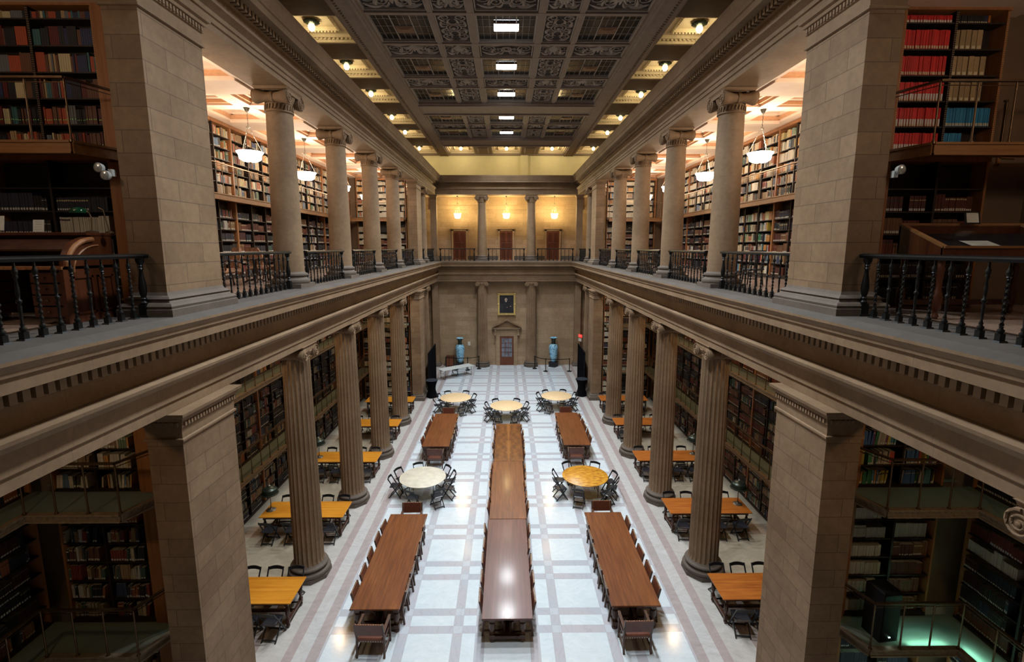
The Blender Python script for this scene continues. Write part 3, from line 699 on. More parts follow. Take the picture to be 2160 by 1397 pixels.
def bookcase(loc, rz, L, H, n, shelves, label, pals, labp=.5, lean=0, fullness=.92, cornice=True, books=True, near_tag=None, grp=None, tiltbig=1.0):
    t = thing('bookcase', label, 'bookcase', loc, rz, grp)
    obj('back_panel', MB().box(0, L, .27, .29, 0, H), M['case'], t)
    cw = L/n
    for i in range(n+1):
        x = min(max(i*cw, .02), L-.02)
        u = MB().box(x-.02, x+.02, -.015, .27, 0, H, 0)
        if near_tag:
            k = 0
            while k*.035 < H-.05:
                for q in (-.012, .012): u.box(x+q-.003, x+q+.003, -.019, -.015, .03+k*.035, .04+k*.035, 1)
                k += 1
        obj('upright', u, [M['trimwood'] if i in (0, n) else M['case'], M['nail']], t)
    obj('plinth', MB().box(0, L, -.02, .27, 0, shelves[0]-.022), M['case'], t)
    if cornice: obj('cornice', MB().box(0, L, -.05, .27, H-.10, H), M['trimwood'], t)
    ca, sa = cos(rz), sin(rz)
    F = lambda X, Y, Z: (loc[0]+X*ca-Y*sa, loc[1]+X*sa+Y*ca, loc[2]+Z)
    zz = list(shelves) + [H-(.1 if cornice else .0)]
    for k in range(len(shelves)):
        obj('shelf', shelf_board(L), None, t, loc=(0, 0, zz[k]))
        if not books: continue
        for i in range(n):
            p = pals(i, k) if callable(pals) else pals
            if p is None: continue
            if near_tag and near_tag(F, i, k, i*cw+.025, (i+1)*cw-.025, zz[k], zz[k+1]-zz[k]-.022, rz): continue
            fill_shelf(F, i*cw+.03, (i+1)*cw-.025, zz[k], min(zz[k+1]-zz[k]-.03, .34), p, labp, fullness, lean, tiltbig)
    return t
BAYC = [(9.4, 13.12, 'first bay after the near pier'), (13.12, 17.22, 'second bay after the near pier'), (17.22, 21.32, 'third bay after the near pier'),
        (21.32, 25.45, 'fourth bay after the near pier'), (25.45, 29.6, 'fifth bay after the near pier')]
def rc(*names):
    return lambda i, k: random.choice(names)
def sided(s, y0, y1, x, z):      # bookcase against the outer wall
    return ((s*x, y1 if s > 0 else y0, z), -pi/2 if s > 0 else pi/2)
for s, sd in ((-1, 'left'), (1, 'right')):
    for bi, (y0, y1, nm) in enumerate(BAYC + [(30.3, 38.5, 'beyond the far pier')]):
        nn = 4 if bi < 5 else 8
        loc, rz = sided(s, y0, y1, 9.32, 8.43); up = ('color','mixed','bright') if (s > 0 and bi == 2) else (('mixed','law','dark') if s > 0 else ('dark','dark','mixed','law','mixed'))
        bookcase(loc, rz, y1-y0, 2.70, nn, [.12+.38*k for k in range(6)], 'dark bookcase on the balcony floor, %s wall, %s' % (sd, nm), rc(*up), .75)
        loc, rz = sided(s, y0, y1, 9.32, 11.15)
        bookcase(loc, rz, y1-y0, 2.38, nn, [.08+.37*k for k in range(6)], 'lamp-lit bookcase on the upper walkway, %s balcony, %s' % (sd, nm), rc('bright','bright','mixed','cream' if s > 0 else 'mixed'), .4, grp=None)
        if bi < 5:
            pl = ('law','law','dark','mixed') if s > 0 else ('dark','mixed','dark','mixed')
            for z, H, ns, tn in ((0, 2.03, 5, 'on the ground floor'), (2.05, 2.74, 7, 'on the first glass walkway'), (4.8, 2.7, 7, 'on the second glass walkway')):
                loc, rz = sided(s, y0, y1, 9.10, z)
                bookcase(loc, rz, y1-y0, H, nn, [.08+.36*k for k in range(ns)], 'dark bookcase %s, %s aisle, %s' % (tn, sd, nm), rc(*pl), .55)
    for z, H, ns, tn in ((0, 2.03, 5, 'ground floor'), (2.05, 2.74, 7, 'first glass walkway'), (4.8, 2.7, 7, 'second glass walkway')):
        loc, rz = sided(s, 3.0, 8.8, 9.10, z)
        bookcase(loc, rz, 5.8, H, 5, [.08+.36*k for k in range(ns)], 'dark bookcase in the near %s bay facing the nave, %s' % (sd, tn), rc(*(('cream','dark','law','dark') if s > 0 else ('dark','mixed'))), .7)
    # far cross-wall cases facing the camera
    a = 6.0 if s > 0 else -8.9
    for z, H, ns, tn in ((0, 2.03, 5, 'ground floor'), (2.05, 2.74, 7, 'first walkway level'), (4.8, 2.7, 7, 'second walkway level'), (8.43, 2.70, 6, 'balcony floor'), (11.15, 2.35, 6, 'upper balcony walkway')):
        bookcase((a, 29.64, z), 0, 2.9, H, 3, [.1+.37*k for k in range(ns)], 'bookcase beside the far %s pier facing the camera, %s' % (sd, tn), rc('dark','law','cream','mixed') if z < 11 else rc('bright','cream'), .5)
# near lower cross-wall cases
for s, sd in ((-1, 'left'), (1, 'right')):
    a = 6.83 if s > 0 else -8.72
    for z, H, ns, tn in ((0, 2.03, 5, 'ground floor under the first glass walkway'), (2.05, 2.74, 6, 'first glass walkway'), (4.8, 2.7, 6, 'second glass walkway')):
        if s > 0: pf = (lambda i, k, z=z: 'color' if z > 4 else ('dark' if z < 1 else ('cream' if (i == 0 or k > 3) else 'law')))
        else: pf = (lambda i, k, z=z: 'mixed' if z < 4 else 'bright')
        bookcase((a, 8.85, z), 0, 1.70, H, 2, [.1+.40*k for k in range(ns)], 'book-filled cross-wall bookcase beside the near %s pier, %s' % (sd, tn), pf, .7, .12 if z > 4 or s < 0 else 0, .86, tiltbig=1.15)

# walkways with rails
def walkway(label, pts, z, th, wood_top, rail_h, seg, fascia_mat, floor_mat, posts=.85, grp=None, wall_x=None, name='gallery_walkway'):
    """pts: plan polygon edge (open, inner edge) from start to end; outer closes via wall_x list"""
    t = thing(name, label, 'walkway', (pts[0][0], pts[0][1], z), 0, grp); o = Vector((pts[0][0], pts[0][1], 0))
    P = [Vector((p[0], p[1], 0)) - o for p in pts]; W = [Vector((p[0], p[1], 0)) - o for p in wall_x]
    poly = P + W; mb = MB(); b = 0
    mb.v = [(p.x, p.y, 0) for p in poly] + [(p.x, p.y, -.05) for p in poly]; n = len(poly)
    mb.face(tuple(range(n))); mb.face(tuple(range(2*n-1, n-1, -1)))
    for i in range(n): k = (i+1) % n; mb.face((i, n+i, n+k, k))
    obj('floor_panel', mb, floor_mat, t)
    for a, b2 in zip(P, P[1:]):
        mb = MB(); mb.bar(a + Vector((0,0,-th/2)), b2 + Vector((0,0,-th/2)), .06, th); mb.bar(a + Vector((0,0,.005)), b2 + Vector((0,0,.005)), .10, .035); mb.bar(a + Vector((0,0,-th+.01)), b2 + Vector((0,0,-th+.01)), .09, .03)
        if not wood_top:
            L = (b2-a).length; d = (b2-a)/L; nrm = Vector((-d.y, d.x, 0)); k = 0
            while k*.10 < L-.12:
                for q in (-.035, .035):
                    p = a + d*(k*.10+.03) + nrm*q; mb.bar(p + Vector((0,0,-th*.25)), p + d*.05 + Vector((0,0,-th*.55)), .01, .012)
                k += 1
        obj('fascia', mb, fascia_mat, t)
        mb = MB(); mb.bar(a + Vector((0,0,rail_h)), b2 + Vector((0,0,rail_h)), .06, .03); mb.tube([a + Vector((0,0,rail_h-.07)), b2 + Vector((0,0,rail_h-.07))], .008, 5)
        obj('handrail', mb, M['brass'], t)
        L = (b2-a).length; n2 = max(1, int(round(L/posts)))
        for i in range(n2+1):
            if i == 0 and a is not P[0]: continue
            p = a + (b2-a)*i/n2
            obj('post', RPOST, None, t, loc=(p.x, p.y, 0))
    return t
RPOST = MB().lathe([(.035,0),(.035,.03),(.016,.06),(.014,.5),(.014,.80),(.02,.82),(.014,.84),(.02,.88),(.012,.93)], 8).mesh('post', M['brass'], 60)
for s, sd in ((-1, 'left'), (1, 'right')):
    walkway('long oak-edged upper walkway along the %s balcony bookcases' % sd, [(s*9.0, 9.12), (s*9.0, 28.9), (s*6.0, 28.9)], 11.15, .17, True, .95, 0, M['ledge'], M['ledge'], wall_x=[(s*6.0, 29.62), (s*9.31, 29.62), (s*9.31, 9.12)])
    walkway('oak upper walkway with brass rail crossing the near %s balcony alcove' % sd, [(s*6.52, 8.75), (s*6.78, 7.98), (s*9.2, 7.98)], 11.12, .17, True, .95, 0, M['ledge'], M['ledge'], wall_x=[(s*9.6, 8.0), (s*9.6, 8.85), (s*6.52, 8.85)], posts=.62)
    for z, nm in ((2.05, 'first'), (4.85, 'second')):
        walkway('%s glass-floored walkway along the %s aisle bookcases between the piers' % (nm, sd), [(s*8.45, 9.12), (s*8.45, 28.85), (s*6.0, 28.85)], z, .13, False, .95, 0, M['bronze'], M['glassfloor'], wall_x=[(s*6.0, 29.62), (s*9.09, 29.62), (s*9.09, 9.12)], posts=.62)
        walkway('%s glass-floored walkway with brass rail in the near %s bay' % (nm, sd), [(s*6.5, 8.75), (s*6.78, 8.0), (s*8.45, 8.0), (s*8.45, 2.5)], z, .13, False, .95, 0, M['bronze'], M['glassfloor'], wall_x=[(s*9.08, 2.5), (s*9.08, 8.85), (s*6.5, 8.85)], posts=.58)
    walkway('glass-floored topmost ledge on the outer wall of the %s aisle under the balcony' % sd, [(s*8.75, 9.12), (s*8.75, 29.1)], 7.35, .10, False, .4, 0, M['bronze'], M['glassfloor'], wall_x=[(s*9.6, 29.1), (s*9.6, 9.12)], posts=3) if False else None

# near balcony-level bookcases with individually built books
def book_variant(lab):
    mb = MB(); mb.rect(0, 1, .0, 1, [(0,0),(0,1)])
    mb.box(.08, .92, .06, .97, .97, 1.001, 1)
    for q in (-.02,): 
        for zz in (.82, .90): mb.box(.0, 1, q, 0, zz, zz+.015, 0)
    if lab == 'w': mb.box(.10, .90, -.022, -.002, .06, .40, 2); mb.box(.14, .86, -.030, -.02, .03, .13, 3)
    if lab == 't': mb.box(.16, .84, -.022, -.002, .05, .20, 3)
    if lab == 'g': mb.lathe([(.40,-.03),(.40,0)], 10, (.5, 0, .27), 4, axis='y') if False else mb.box(.28, .72, -.03, -.002, .25, .30, 4)
    me = mb.mesh('book', [M['cover'], M['pages'], M['tagw'], M['tag'], M['tagg']]); return me
BV = {k: book_variant(k) for k in ('w', 't', 'g', 'n')}
BCOUNT = [0]; SHN = ['lowest','second lowest','third','fourth','fifth','sixth','seventh']
CN = [('scarlet',(.62,.022,.02)),('blue',(.03,.22,.42)),('black',(.015,.016,.02)),('brown',(.13,.055,.03)),('tan',(.36,.25,.13)),('cream',(.52,.44,.26)),('rust red',(.36,.07,.03)),('teal',(.04,.12,.13)),('grey',(.13,.14,.15)),('maroon',(.10,.015,.015)),('orange',(.50,.16,.03)),('navy',(.02,.03,.08))]
CD = dict(CN)
def put_book(F, rz, x, w, h, d, z, col, var, label, grp, dy=.02):
    if BCOUNT[0] >= 300: 
        add_book(F, x, w, h, d, z, col, None, dy); return
    o = bpy.data.objects.new('book', BV[var]); COL.objects.link(o); o.location = F(x, dy + random.uniform(0,.014), z); o.rotation_euler.z = rz; o.scale = (w*random.uniform(.90,.97), d, h*random.uniform(.97,1.0))
    o.color = (*jit(col, .16), 1); tag(o, label, 'book', grp); BCOUNT[0] += 1
def near_right(F, i, k, x0, x1, z, h, rz):
    place = '%s shelf, %s half of the upper right bookcase' % (SHN[k], 'left' if i == 0 else 'right')
    x = x0
    if i == 0: spec = [('scarlet', 'w' if k in (0,1,2,5) else 't', .046 if k != 3 else .034, 1.0)]
    elif k == 0: spec = [('blue', 't', .035, .45)]
    elif k == 1: spec = [('blue', 't', .024, .95)]
    elif k in (2, 3): spec = [('tan', 't', .10, .78)]
    elif k == 4: spec = [('tan', 't', .10, .62)]
    else: spec = [('black', 't', .038, .6), ('navy', 't', .05, .08), ('orange', 'n', .02, .05)]
    for cn, var, w, fr in spec:
        e = min(x + (x1-x0)*fr, x1 - .01); hh = h*.80
        while x + w <= e:
            put_book(F, rz, x, w*.94, hh, .19, z, CD[cn], var, '%s %s%s, %s' % (cn, 'magazine box' if w > .09 else 'volume', {'w': ', tall white label', 't': ', small tan label', 'n': ''}[var], place), '%s volumes, %s' % (cn, place)); x += w
    return True
def near_left(F, i, k, x0, x1, z, h, rz):
    x = x0
    place = '%s shelf, %s half of the upper left bookcase' % (SHN[k], 'pier-side' if i == 1 else 'left')
    while x < x1-.04:
        cn, c = random.choice([CN[2], CN[2], CN[3], CN[3], CN[9], CN[9], CN[11], CN[11], CN[7], CN[8], CN[8]] + CN[2:7]); w = random.uniform(.026, .044); run = random.choice([1, 1, 1, 2, 3, 5]); hh = h*random.uniform(.62, .80)
        for r in range(run):
            if x + w > x1: break
            put_book(F, rz, x, w*.94, hh, .19, z, c, 'g', '%s book with green dot, %s' % (cn, place), '%s dotted books, %s' % (cn, place)); x += w
        x += random.choice([0, 0, 0, .01])
    return True
bookcase((6.76, 8.85, 11.12), 0, 1.80, 2.44, 2, [.05+.422*k for k in range(6)], 'upper right bookcase with scarlet volumes, above the display case', 'mixed', near_tag=near_right)
bookcase((-9.06, 8.85, 11.12), 0, 2.16, 2.44, 2, [.05+.422*k for k in range(6)], 'upper left bookcase of green-dotted books, above the roll-top desk', 'mixed', near_tag=near_left)
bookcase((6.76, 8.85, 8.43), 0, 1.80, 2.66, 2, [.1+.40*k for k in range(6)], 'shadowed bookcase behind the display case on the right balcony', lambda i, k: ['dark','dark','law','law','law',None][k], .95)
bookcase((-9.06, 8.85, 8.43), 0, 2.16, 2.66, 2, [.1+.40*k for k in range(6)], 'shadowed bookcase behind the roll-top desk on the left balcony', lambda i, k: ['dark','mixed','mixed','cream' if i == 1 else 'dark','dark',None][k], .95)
bo = obj('books', BK, M['books']); tag(bo, 'rows of library books filling the remaining dark bookcases', 'books', kind='stuff')
for s, sd in ((-1, 'left'), (1, 'right')):
    for z0, z1, n in ((11.12, 13.55, 0), (8.43, 10.95, 1)):
        q = sorted((s*6.5, s*(6.76 if s > 0 else 6.90))); t = obj('wood_jamb', MB().box(q[0], q[1], 8.80, 9.14, z0, z1), M['trimwood']); tag(t, 'reddish wooden jamb strip closing the %s near bookcase beside the %s pier' % ('upper' if n == 0 else 'balcony floor', sd), 'wood trim')
    q = sorted((s*6.5, s*(6.83 if s > 0 else 7.02))); t = obj('wood_jamb', MB().box(q[0], q[1], 8.80, 9.14, 0, 7.9), M['trimwood']); tag(t, 'tall wooden jamb strip running down beside the ground floor %s near pier' % sd, 'wood trim')

# ------------------------------------------------------------------ tables
def turned_leg(h, r, m='darkwood', n=12):
    mb = MB(); b = r*1.05
    mb.lathe([(r*.9,0),(r*1.15,.03),(r*1.1,.06),(r*.7,.085)], n); mb.box(-b, b, -b, b, .085, .20)
    mb.lathe([(r*.8,.20),(r*1.05,.22),(r*.65,.25),(r*.8,.28),(r*1.25,.34),(r*1.35,.42),(r*1.1,.50),(r*.6,h-.17),(r*.95,h-.155),(r*.65,h-.13),(r*1.0,h-.11)], n)
    mb.box(-b, b, -b, b, h-.11, h); return mb.mesh('leg', M[m], 50)
LEGL, LEGS = turned_leg(.66, .062, 'chairwood'), turned_leg(.69, .04, 'darkwood')
def long_table(x, y, L, W, top, label, trestle=False):
    t = thing('library_table', label, 'table', (x, y, 0), 0, 'long library tables'); hw, hl = W/2, L/2
    obj('tabletop', MB().rect(-hw, hw, -hl, hl, [(-.012,.715),(0,.725),(0,.752),(-.006,.76)]), M[top], t)
    mb = MB(); a, b = hw-.10, hl-.12
    for q in (-1, 1): mb.box(q*a-.015, q*a+.015, -b, b, .63, .715); mb.box(-a, a, q*b-.015, q*b+.015, .63, .715)
    obj('apron', mb, M['chairwood'], t)
    lx = hw-.24 if trestle else hw-.13
    for ly in (-hl+.20, 0, hl-.20):
        for q in (-1, 1): obj('leg', LEGL, None, t, loc=(q*lx, ly, 0))
        obj('stretcher', MB().box(-lx, lx, ly-.045, ly+.045, .07, .16), M['chairwood'], t)
    obj('stretcher', MB().box(-.05, .05, -hl+.2, hl-.2, .09, .17), M['chairwood'], t)
for x, y0, lab, m_ in ((-3.24, 10.7, 'near left', 'oak'), (-3.18, 20.5, 'far left', 'oak'), (3.18, 10.75, 'near right', 'oak'), (3.15, 20.6, 'far right', 'oak')):
    long_table(x, y0+2.14, 4.28, 1.22, m_, 'long brown oak library table standing alone at the %s of the hall' % lab)
long_table(0, 12.50, 4.28, 1.22, 'oakred', 'nearest table of the middle run, reddish top shining under the lamps', True)
long_table(.03, 16.80, 4.28, 1.22, 'oak', 'middle table of the long centre run, brown top with a pale oval mark')
long_table(.07, 21.10, 4.28, 1.22, 'walnut', 'farthest table of the centre run, mottled book-matched brown veneer top')
def side_table(s, x0, x1, y, top, label):
    W, D = x1-x0, 1.0; t = thing('reading_table', label, 'table', ((x0+x1)/2, y, 0), 0, 'side aisle reading tables'); hw, hd = W/2, D/2
    obj('tabletop', MB().rect(-hw, hw, -hd, hd, [(-.01,.725),(0,.735),(0,.753),(-.005,.76)]), M[top], t)
    mb = MB()
    for q in (-1, 1): mb.box(q*(hw-.12)-.012, q*(hw-.12)+.012, -hd+.1, hd-.1, .64, .725); mb.box(-hw+.12, hw-.12, q*(hd-.1)-.012, q*(hd-.1)+.012, .64, .725)
    obj('apron', mb, M['darkwood'], t)
    for lx in (-hw+.14, hw-.14):
        for ly in (-hd+.12, hd-.12): obj('leg', LEGS, None, t, loc=(lx, ly, .03))
        obj('stretcher', MB().box(lx-.03, lx+.03, -hd+.12, hd-.12, .14, .20), M['darkwood'], t)
    obj('stretcher', MB().box(-hw+.14, hw-.14, -.03, .03, .14, .20), M['darkwood'], t)
SY = [(11.42, 11.44), (15.32, 15.42), (19.47, 19.45), (23.5, 23.55), (27.3, 27.4)]
for k, (yl, yr) in enumerate(SY):
    side_table(-1, -8.12, -5.38, yl, 'orange', 'orange oak reading table in the left aisle, %s from the camera' % ORD[k])
    side_table(1, 5.42, 8.16, yr, 'orangered', 'brown-orange reading table in the right aisle, %s from the camera' % ORD[k])

# round tables
def round_table(x, y, r, m_, label):
    t = thing('round_table', label, 'table', (x, y, 0), 0, 'round folding tables')
    obj('tabletop', MB().lathe([(r-.012,.733),(r,.74),(r,.755),(r-.006,.76)], 56), M[m_], t, 40)
    for q in (-1, 1):
        mb = MB(); mb.tube([(q*.45,-.35,0),(q*.45,-.35,.70),(q*.45,.35,.70),(q*.45,.35,0)], .014, 6); mb.tube([(q*.45,-.35,.25),(q*.45,.35,.25)], .01, 6); mb.tube([(q*.45,0,.45),(q*.1,0,.73)], .009, 6)
        obj('leg_frame', mb, M['black'], t)
RT = [(-3.24, 17.62, .88, 'creamtop', 'cream topped round table with worn patches, left of the centre tables'), (3.02, 17.66, .88, 'burl', 'amber mottled round table right of the centre tables'),
      (-3.02, 27.6, .90, 'beige', 'beige round table, left one of the three at the far end'), (-.02, 26.1, .90, 'beige', 'beige round table in the middle of the three at the far end'), (2.95, 27.85, .90, 'beige', 'beige round table, right one of the three at the far end')]
for a in RT: round_table(*a)

# folding chair (faces +y, origin under seat centre)
def folding_chair():
    t = thing('folding_chair', 'x', 'chair')
    for q in (-1, 1):
        mb = MB(); mb.bar((q*.20,.22,0), (q*.20,-.25,.80), .026, .036); obj('side_stile', mb, M['blackwood'], t)
        mb = MB(); mb.bar((q*.175,-.24,0), (q*.175,.17,.44), .024, .034); obj('rear_leg', mb, M['blackwood'], t)
    mb = MB(); L = []
    for i in range(9):
        u = -1+2*i/8; x = u*.205; y = -.262+.03*(u*u); ztop = .82-.030*u*u; L.append([(x, y-.009, .715+.015*(1-u*u)), (x, y+.009, .715+.015*(1-u*u)), (x, y-.002, ztop), (x, y-.020, ztop)])
    mb.grid(L); obj('back_rail', mb, M['blackwood'], t)
    obj('seat', MB().rect(-.185, .185, -.20, .19, [(-.01,.425),(0,.43),(0,.45),(-.03,.462)]), M['blackseat'], t)
    mb = MB(); mb.bar((-.20,.19,.052), (.20,.19,.052), .02, .035); obj('front_stretcher', mb, M['blackwood'], t)
    mb = MB(); mb.bar((-.175,-.20,.05), (.175,-.20,.05), .02, .035); obj('rear_stretcher', mb, M['blackwood'], t)
    return t
fc = folding_chair(); TREE = kids(fc); used = [False]
def put_chair(x, y, rz, label, grp):
    if not used[0]: used[0] = True; fc.location = (x, y, 0); fc.rotation_euler.z = rz; fc['label'] = label; fc['group'] = grp; return fc
    return dup(fc, (x, y, 0), rz, label, grp, TREE)
CLK = {0: 'on its far side', 1: 'at its far right', 2: 'on its right side', 3: 'at its near right', 4: 'on its near side', 5: 'at its near left', 6: 'on its left side', 7: 'at its far left'}
TN = ['the cream round table', 'the amber round table', 'the left beige round table', 'the middle beige round table', 'the right beige round table']
ANG = [[38, 75, 110, 172, 203, 262, 318, 350], [22, 62, 128, 158, 205, 238, 298, 338], [25, 65, 118, 152, 205, 240, 295, 332], [22, 62, 122, 158, 204, 240, 296, 338], [22, 66, 120, 155, 208, 240, 298, 335]]
ANG[0] = [16, 46, 108, 150, 183, 256, 309, 346]; ANG[1] = [8, 62, 118, 163, 199, 248, 312, 342]
for ti, (x, y, r, _, _) in enumerate(RT):
    for an in ANG[ti]:
        a = radians(an); R = r + .10 + random.uniform(-.03, .08); px, py = x + R*cos(a), y + R*sin(a)
        rz = a + pi/2 + random.uniform(-.15, .15); ck = int(round((90-an)/45.0)) % 8
        put_chair(px, py, rz, 'black folding chair at %s, %s' % (TN[ti], CLK[ck]), 'folding chairs around %s, %s' % (TN[ti][4:], CLK[ck]))
for s, sd in ((-1, 'left'), (1, 'right')):
    for k in range(5):
        y = SY[k][0 if s < 0 else 1]
        for j, ax in enumerate((5.80, 6.38, 7.0, 7.70)):
            pos = ['nearest the columns', 'second from the columns', 'third from the columns', 'next to the bookcases'][j]
            dx_, r_ = random.uniform(-.04, .04), random.uniform(-.08, .08)
            put_chair(s*(ax+dx_), y+.62, pi + r_, 'black folding chair behind the %s %s aisle table, %s' % (ORD[k], sd, pos), 'folding chairs of the %s aisle' % sd)
            if j == 1 and k in (1,): pass
            if not (j == 2 and k == 3): put_chair(s*(ax+dx_-.02), y-.66, -r_*1.5, 'black folding chair in front of the %s %s aisle table, %s' % (ORD[k], sd, pos), 'folding chairs of the %s aisle' % sd)
put_chair(-3.85, 35.3, pi*.93, 'black folding chair tucked behind the white folding table', 'lone folding chair')

# leather library chair (faces +y)
def lib_chair(arms):
    t = thing('leather_armchair' if arms else 'leather_chair', 'x', 'chair')
    w = .32 if arms else .245
    for q in (-1, 1):
        mb = MB(); mb.bar((q*w,-.27,0), (q*w,-.22,.45), .045, .045); mb.bar((q*w,-.22,.44), (q*w,-.33,.93), .04, .045); obj('rear_leg', mb, M['chairwood'], t)
        mb = MB(); mb.bar((q*w,.25,0), (q*w,.23,.43 if not arms else .66), .045, .045); obj('front_leg', mb, M['chairwood'], t)
        mb = MB(); mb.bar((q*w,-.25,.14), (q*w,.24,.14), .025, .035); obj('side_stretcher', mb, M['chairwood'], t)
        if arms: mb = MB(); mb.bar((q*w,-.28,.67), (q*w,.28,.68), .06, .03); obj('armrest', mb, M['chairwood'], t)
    mb = MB(); mb.bar((-w,.24,.24), (w,.24,.24), .03, .08); obj('front_stretcher', mb, M['chairwood'], t)
    obj('seat', MB().rect(-w+.01, w-.01, -.22, .25, [(0,.37),(0,.44),(-.02,.462),(-.07,.475)]), M['leather'], t)
    k = .93; mb = MB(); mb.grid([[(-w+.015,-.255+.0,.60),(w-.015,-.255,.60),(w-.015,-.29,.60),(-w+.015,-.29,.60)],[(-w+.015,-.315,.925),(w-.015,-.315,.925),(w-.015,-.355,.925),(-w+.015,-.355,.925)]]); obj('backrest', mb, M['leather'], t)
    mb = MB(); n = 11
    for i in range(n):
        x = -w+.03+(2*w-.06)*i/(n-1); mb.lathe([(.012,0),(.012,.006),(.006,.012)], 6, (x, -.335, .925)); mb.box(x-.008, x+.008, -.262, -.252, .455-.02, .455-.005) if False else mb.box(x-.008, x+.008, -.228, -.222, .385, .40)
    for i in range(7):
        z = .63+.27*i/6
        for q in (-1, 1): mb.box(q*(w-.03)-.007, q*(w-.03)+.007, -.262-.06*(z-.6)/.325, -.248-.06*(z-.6)/.325, z-.007, z+.007)
    obj('nail_trim', mb, M['nail'], t)
    return t
lc, la = lib_chair(False), lib_chair(True); TREE.update(kids(lc)); first = {lc.name: True, la.name: True}
def put_lib(proto, x, y, rz, label, grp):
    if first[proto.name]: first[proto.name] = False; proto.location = (x, y, 0); proto.rotation_euler.z = rz; proto['label'] = label; proto['group'] = grp; return
    dup(proto, (x, y, 0), rz, label, grp, TREE)
LT = [(-3.24, 10.7, 'near left long table'), (-3.18, 20.5, 'far left long table'), (3.18, 10.75, 'near right long table'), (3.15, 20.6, 'far right long table'), (0, 10.36, 'nearest centre table'), (.03, 14.66, 'middle centre table'), (.07, 18.96, 'farthest centre table')]
for ti, (x, y0, nm) in enumerate(LT):
    for q, sd in ((-1, 'left'), (1, 'right')):
        for j in range(5):
            ex = random.uniform(-.02, .05); y = y0 + .60 + j*.72 + random.uniform(-.06, .06)
            put_lib(lc, x + q*(.61-.285+ex), y, (pi/2 if q > 0 else -pi/2) + random.uniform(-.06, .06), 'brass-nailed leather chair, %s side of the %s, %s from the camera' % (sd, nm, ORD[j]), 'leather chairs along the long tables')
    if ti < 4:
        put_lib(la, x+(-.12 if x > 0 else .06), y0 - .35, random.uniform(-.04, .04), 'brown leather armchair with brass nails at the camera end of the %s' % nm, 'leather armchairs at table ends')
        put_lib(la, x+.04, y0 + 4.28 + .10, pi + random.uniform(-.04, .04), 'brown leather armchair at the far end of the %s' % nm, 'leather armchairs at table ends')

# reading lamps
def desk_lamp(x, y, label):
    t = thing('table_lamp', label, 'lamp', (x, y, .76), 0, 'drum-shaded lamps on aisle tables')
    obj('base', MB().lathe([(.15,0),(.155,.015),(.13,.03),(.05,.045),(.03,.07)], 24), M['lampbase'], t, 40)
    obj('stem', MB().lathe([(.016,.06),(.025,.09),(.014,.12),(.012,.5),(.022,.53),(.012,.56),(.010,.80)], 10), M['lampbase'], t, 40)
    obj('lamp_shade', MB().lathe([(.27,.58),(.275,.585),(.275,.605),(.245,.615),(.235,.74),(.215,.765),(.16,.79),(.15,.81),(.05,.85),(.03,.86)], 32, caps=(False, True)), M['shade'], t, 40)
    obj('finial', MB().lathe([(.03,.86),(.035,.875),(.012,.89),(.012,.91)], 10), M['lens'], t, 40)
for x, y, l in ((-7.92, 15.28, 'dark green drum-shaded lamp on the second left aisle table, outer end'), (-7.88, 19.42, 'dark green drum-shaded lamp on the third left aisle table, outer end'),
                (7.92, 15.50, 'dark green drum-shaded lamp on the second right aisle table, outer end'), (7.94, 19.60, 'dark green drum-shaded lamp on the third right aisle table, outer end')): desk_lamp(x, y, l)

# chandeliers
def bowl(rad, k, matn):
    return MB().lathe([(.02,-.20*k),(rad*.55,-.19*k),(rad*.80,-.13*k),(rad*.84,-.06*k),(rad*.86,0),(rad*.98,.055*k),(rad*1.0,.08*k),(rad*.97,.085*k),(rad*.80,.02*k),(rad*.5,-.10*k)], 36, caps=(True, True)).mesh('glass_bowl', M[matn], 40)
BOW, BOWF = bowl(.37, 1, 'lampglass'), bowl(.30, 1.4, 'pendglass')
def chain(mb, a, b, r=.010, st=.055):
    a = Vector(a); b = Vector(b); n = max(2, int((b-a).length/st))
    for i in range(n):
        p, q = a+(b-a)*i/n, a+(b-a)*(i+.85)/n
        mb.tube([p, (p+q)/2 + Vector((.010 if i % 2 else 0, 0 if i % 2 else .010, 0)), q], r*.8, 5)
def chandelier(x, y, label, W, far=False, zc=12.22, ztop=13.55):
    t = thing('bowl_chandelier', label, 'chandelier', (x, y, zc), 0, 'hanging bowl lamps'); R = .26 if far else .35; jz = (ztop-zc)*.55 + .05; top = ztop - zc
    obj('glass_bowl', BOWF if far else BOW, None, t)
    for i in range(3):
        a = 2*pi*i/3 + .6; mb = MB(); chain(mb, (R*cos(a), R*sin(a), .08), (.03*cos(a), .03*sin(a), jz)); obj('suspension_chain', mb, M['lampbase'], t)
    mb = MB(); chain(mb, (0,0,jz), (0,0,top-.05), .012); mb.lathe([(.04,jz-.03),(.06,jz),(.02,jz+.04)], 10); obj('drop_chain', mb, M['lampbase'], t)
    obj('ceiling_canopy', MB().lathe([(.02,top-.12),(.05,top-.09),(.085,top-.01),(.09,top)], 18), M['lampbase'], t, 40)
    obj('finial', MB().lathe([(.004,-.27*1),(.02,-.25),(.03,-.22),(.01,-.19)], 8), M['brass'], t, 40) if not far else None
    warm_light('chandelier_light', (x, y, zc+.30), W, (1, .78, .56) if not far else (1, .76, .34), .14)
for s, sd in ((-1, 'left'), (1, 'right')):
    for i, y in enumerate((4.4, 11.1, 15.15, 19.25, 23.4, 27.4, 33.0)):
        nm = ['in the near bay', 'behind the near pier', 'between the first and second columns', 'between the second and third columns', 'between the third and fourth columns', 'between the fourth column and far pier', 'beyond the far pier'][i]
        chandelier(s*7.65, y, 'white glass bowl chandelier in the %s gallery, %s' % (sd, nm), 125 if i else 80)
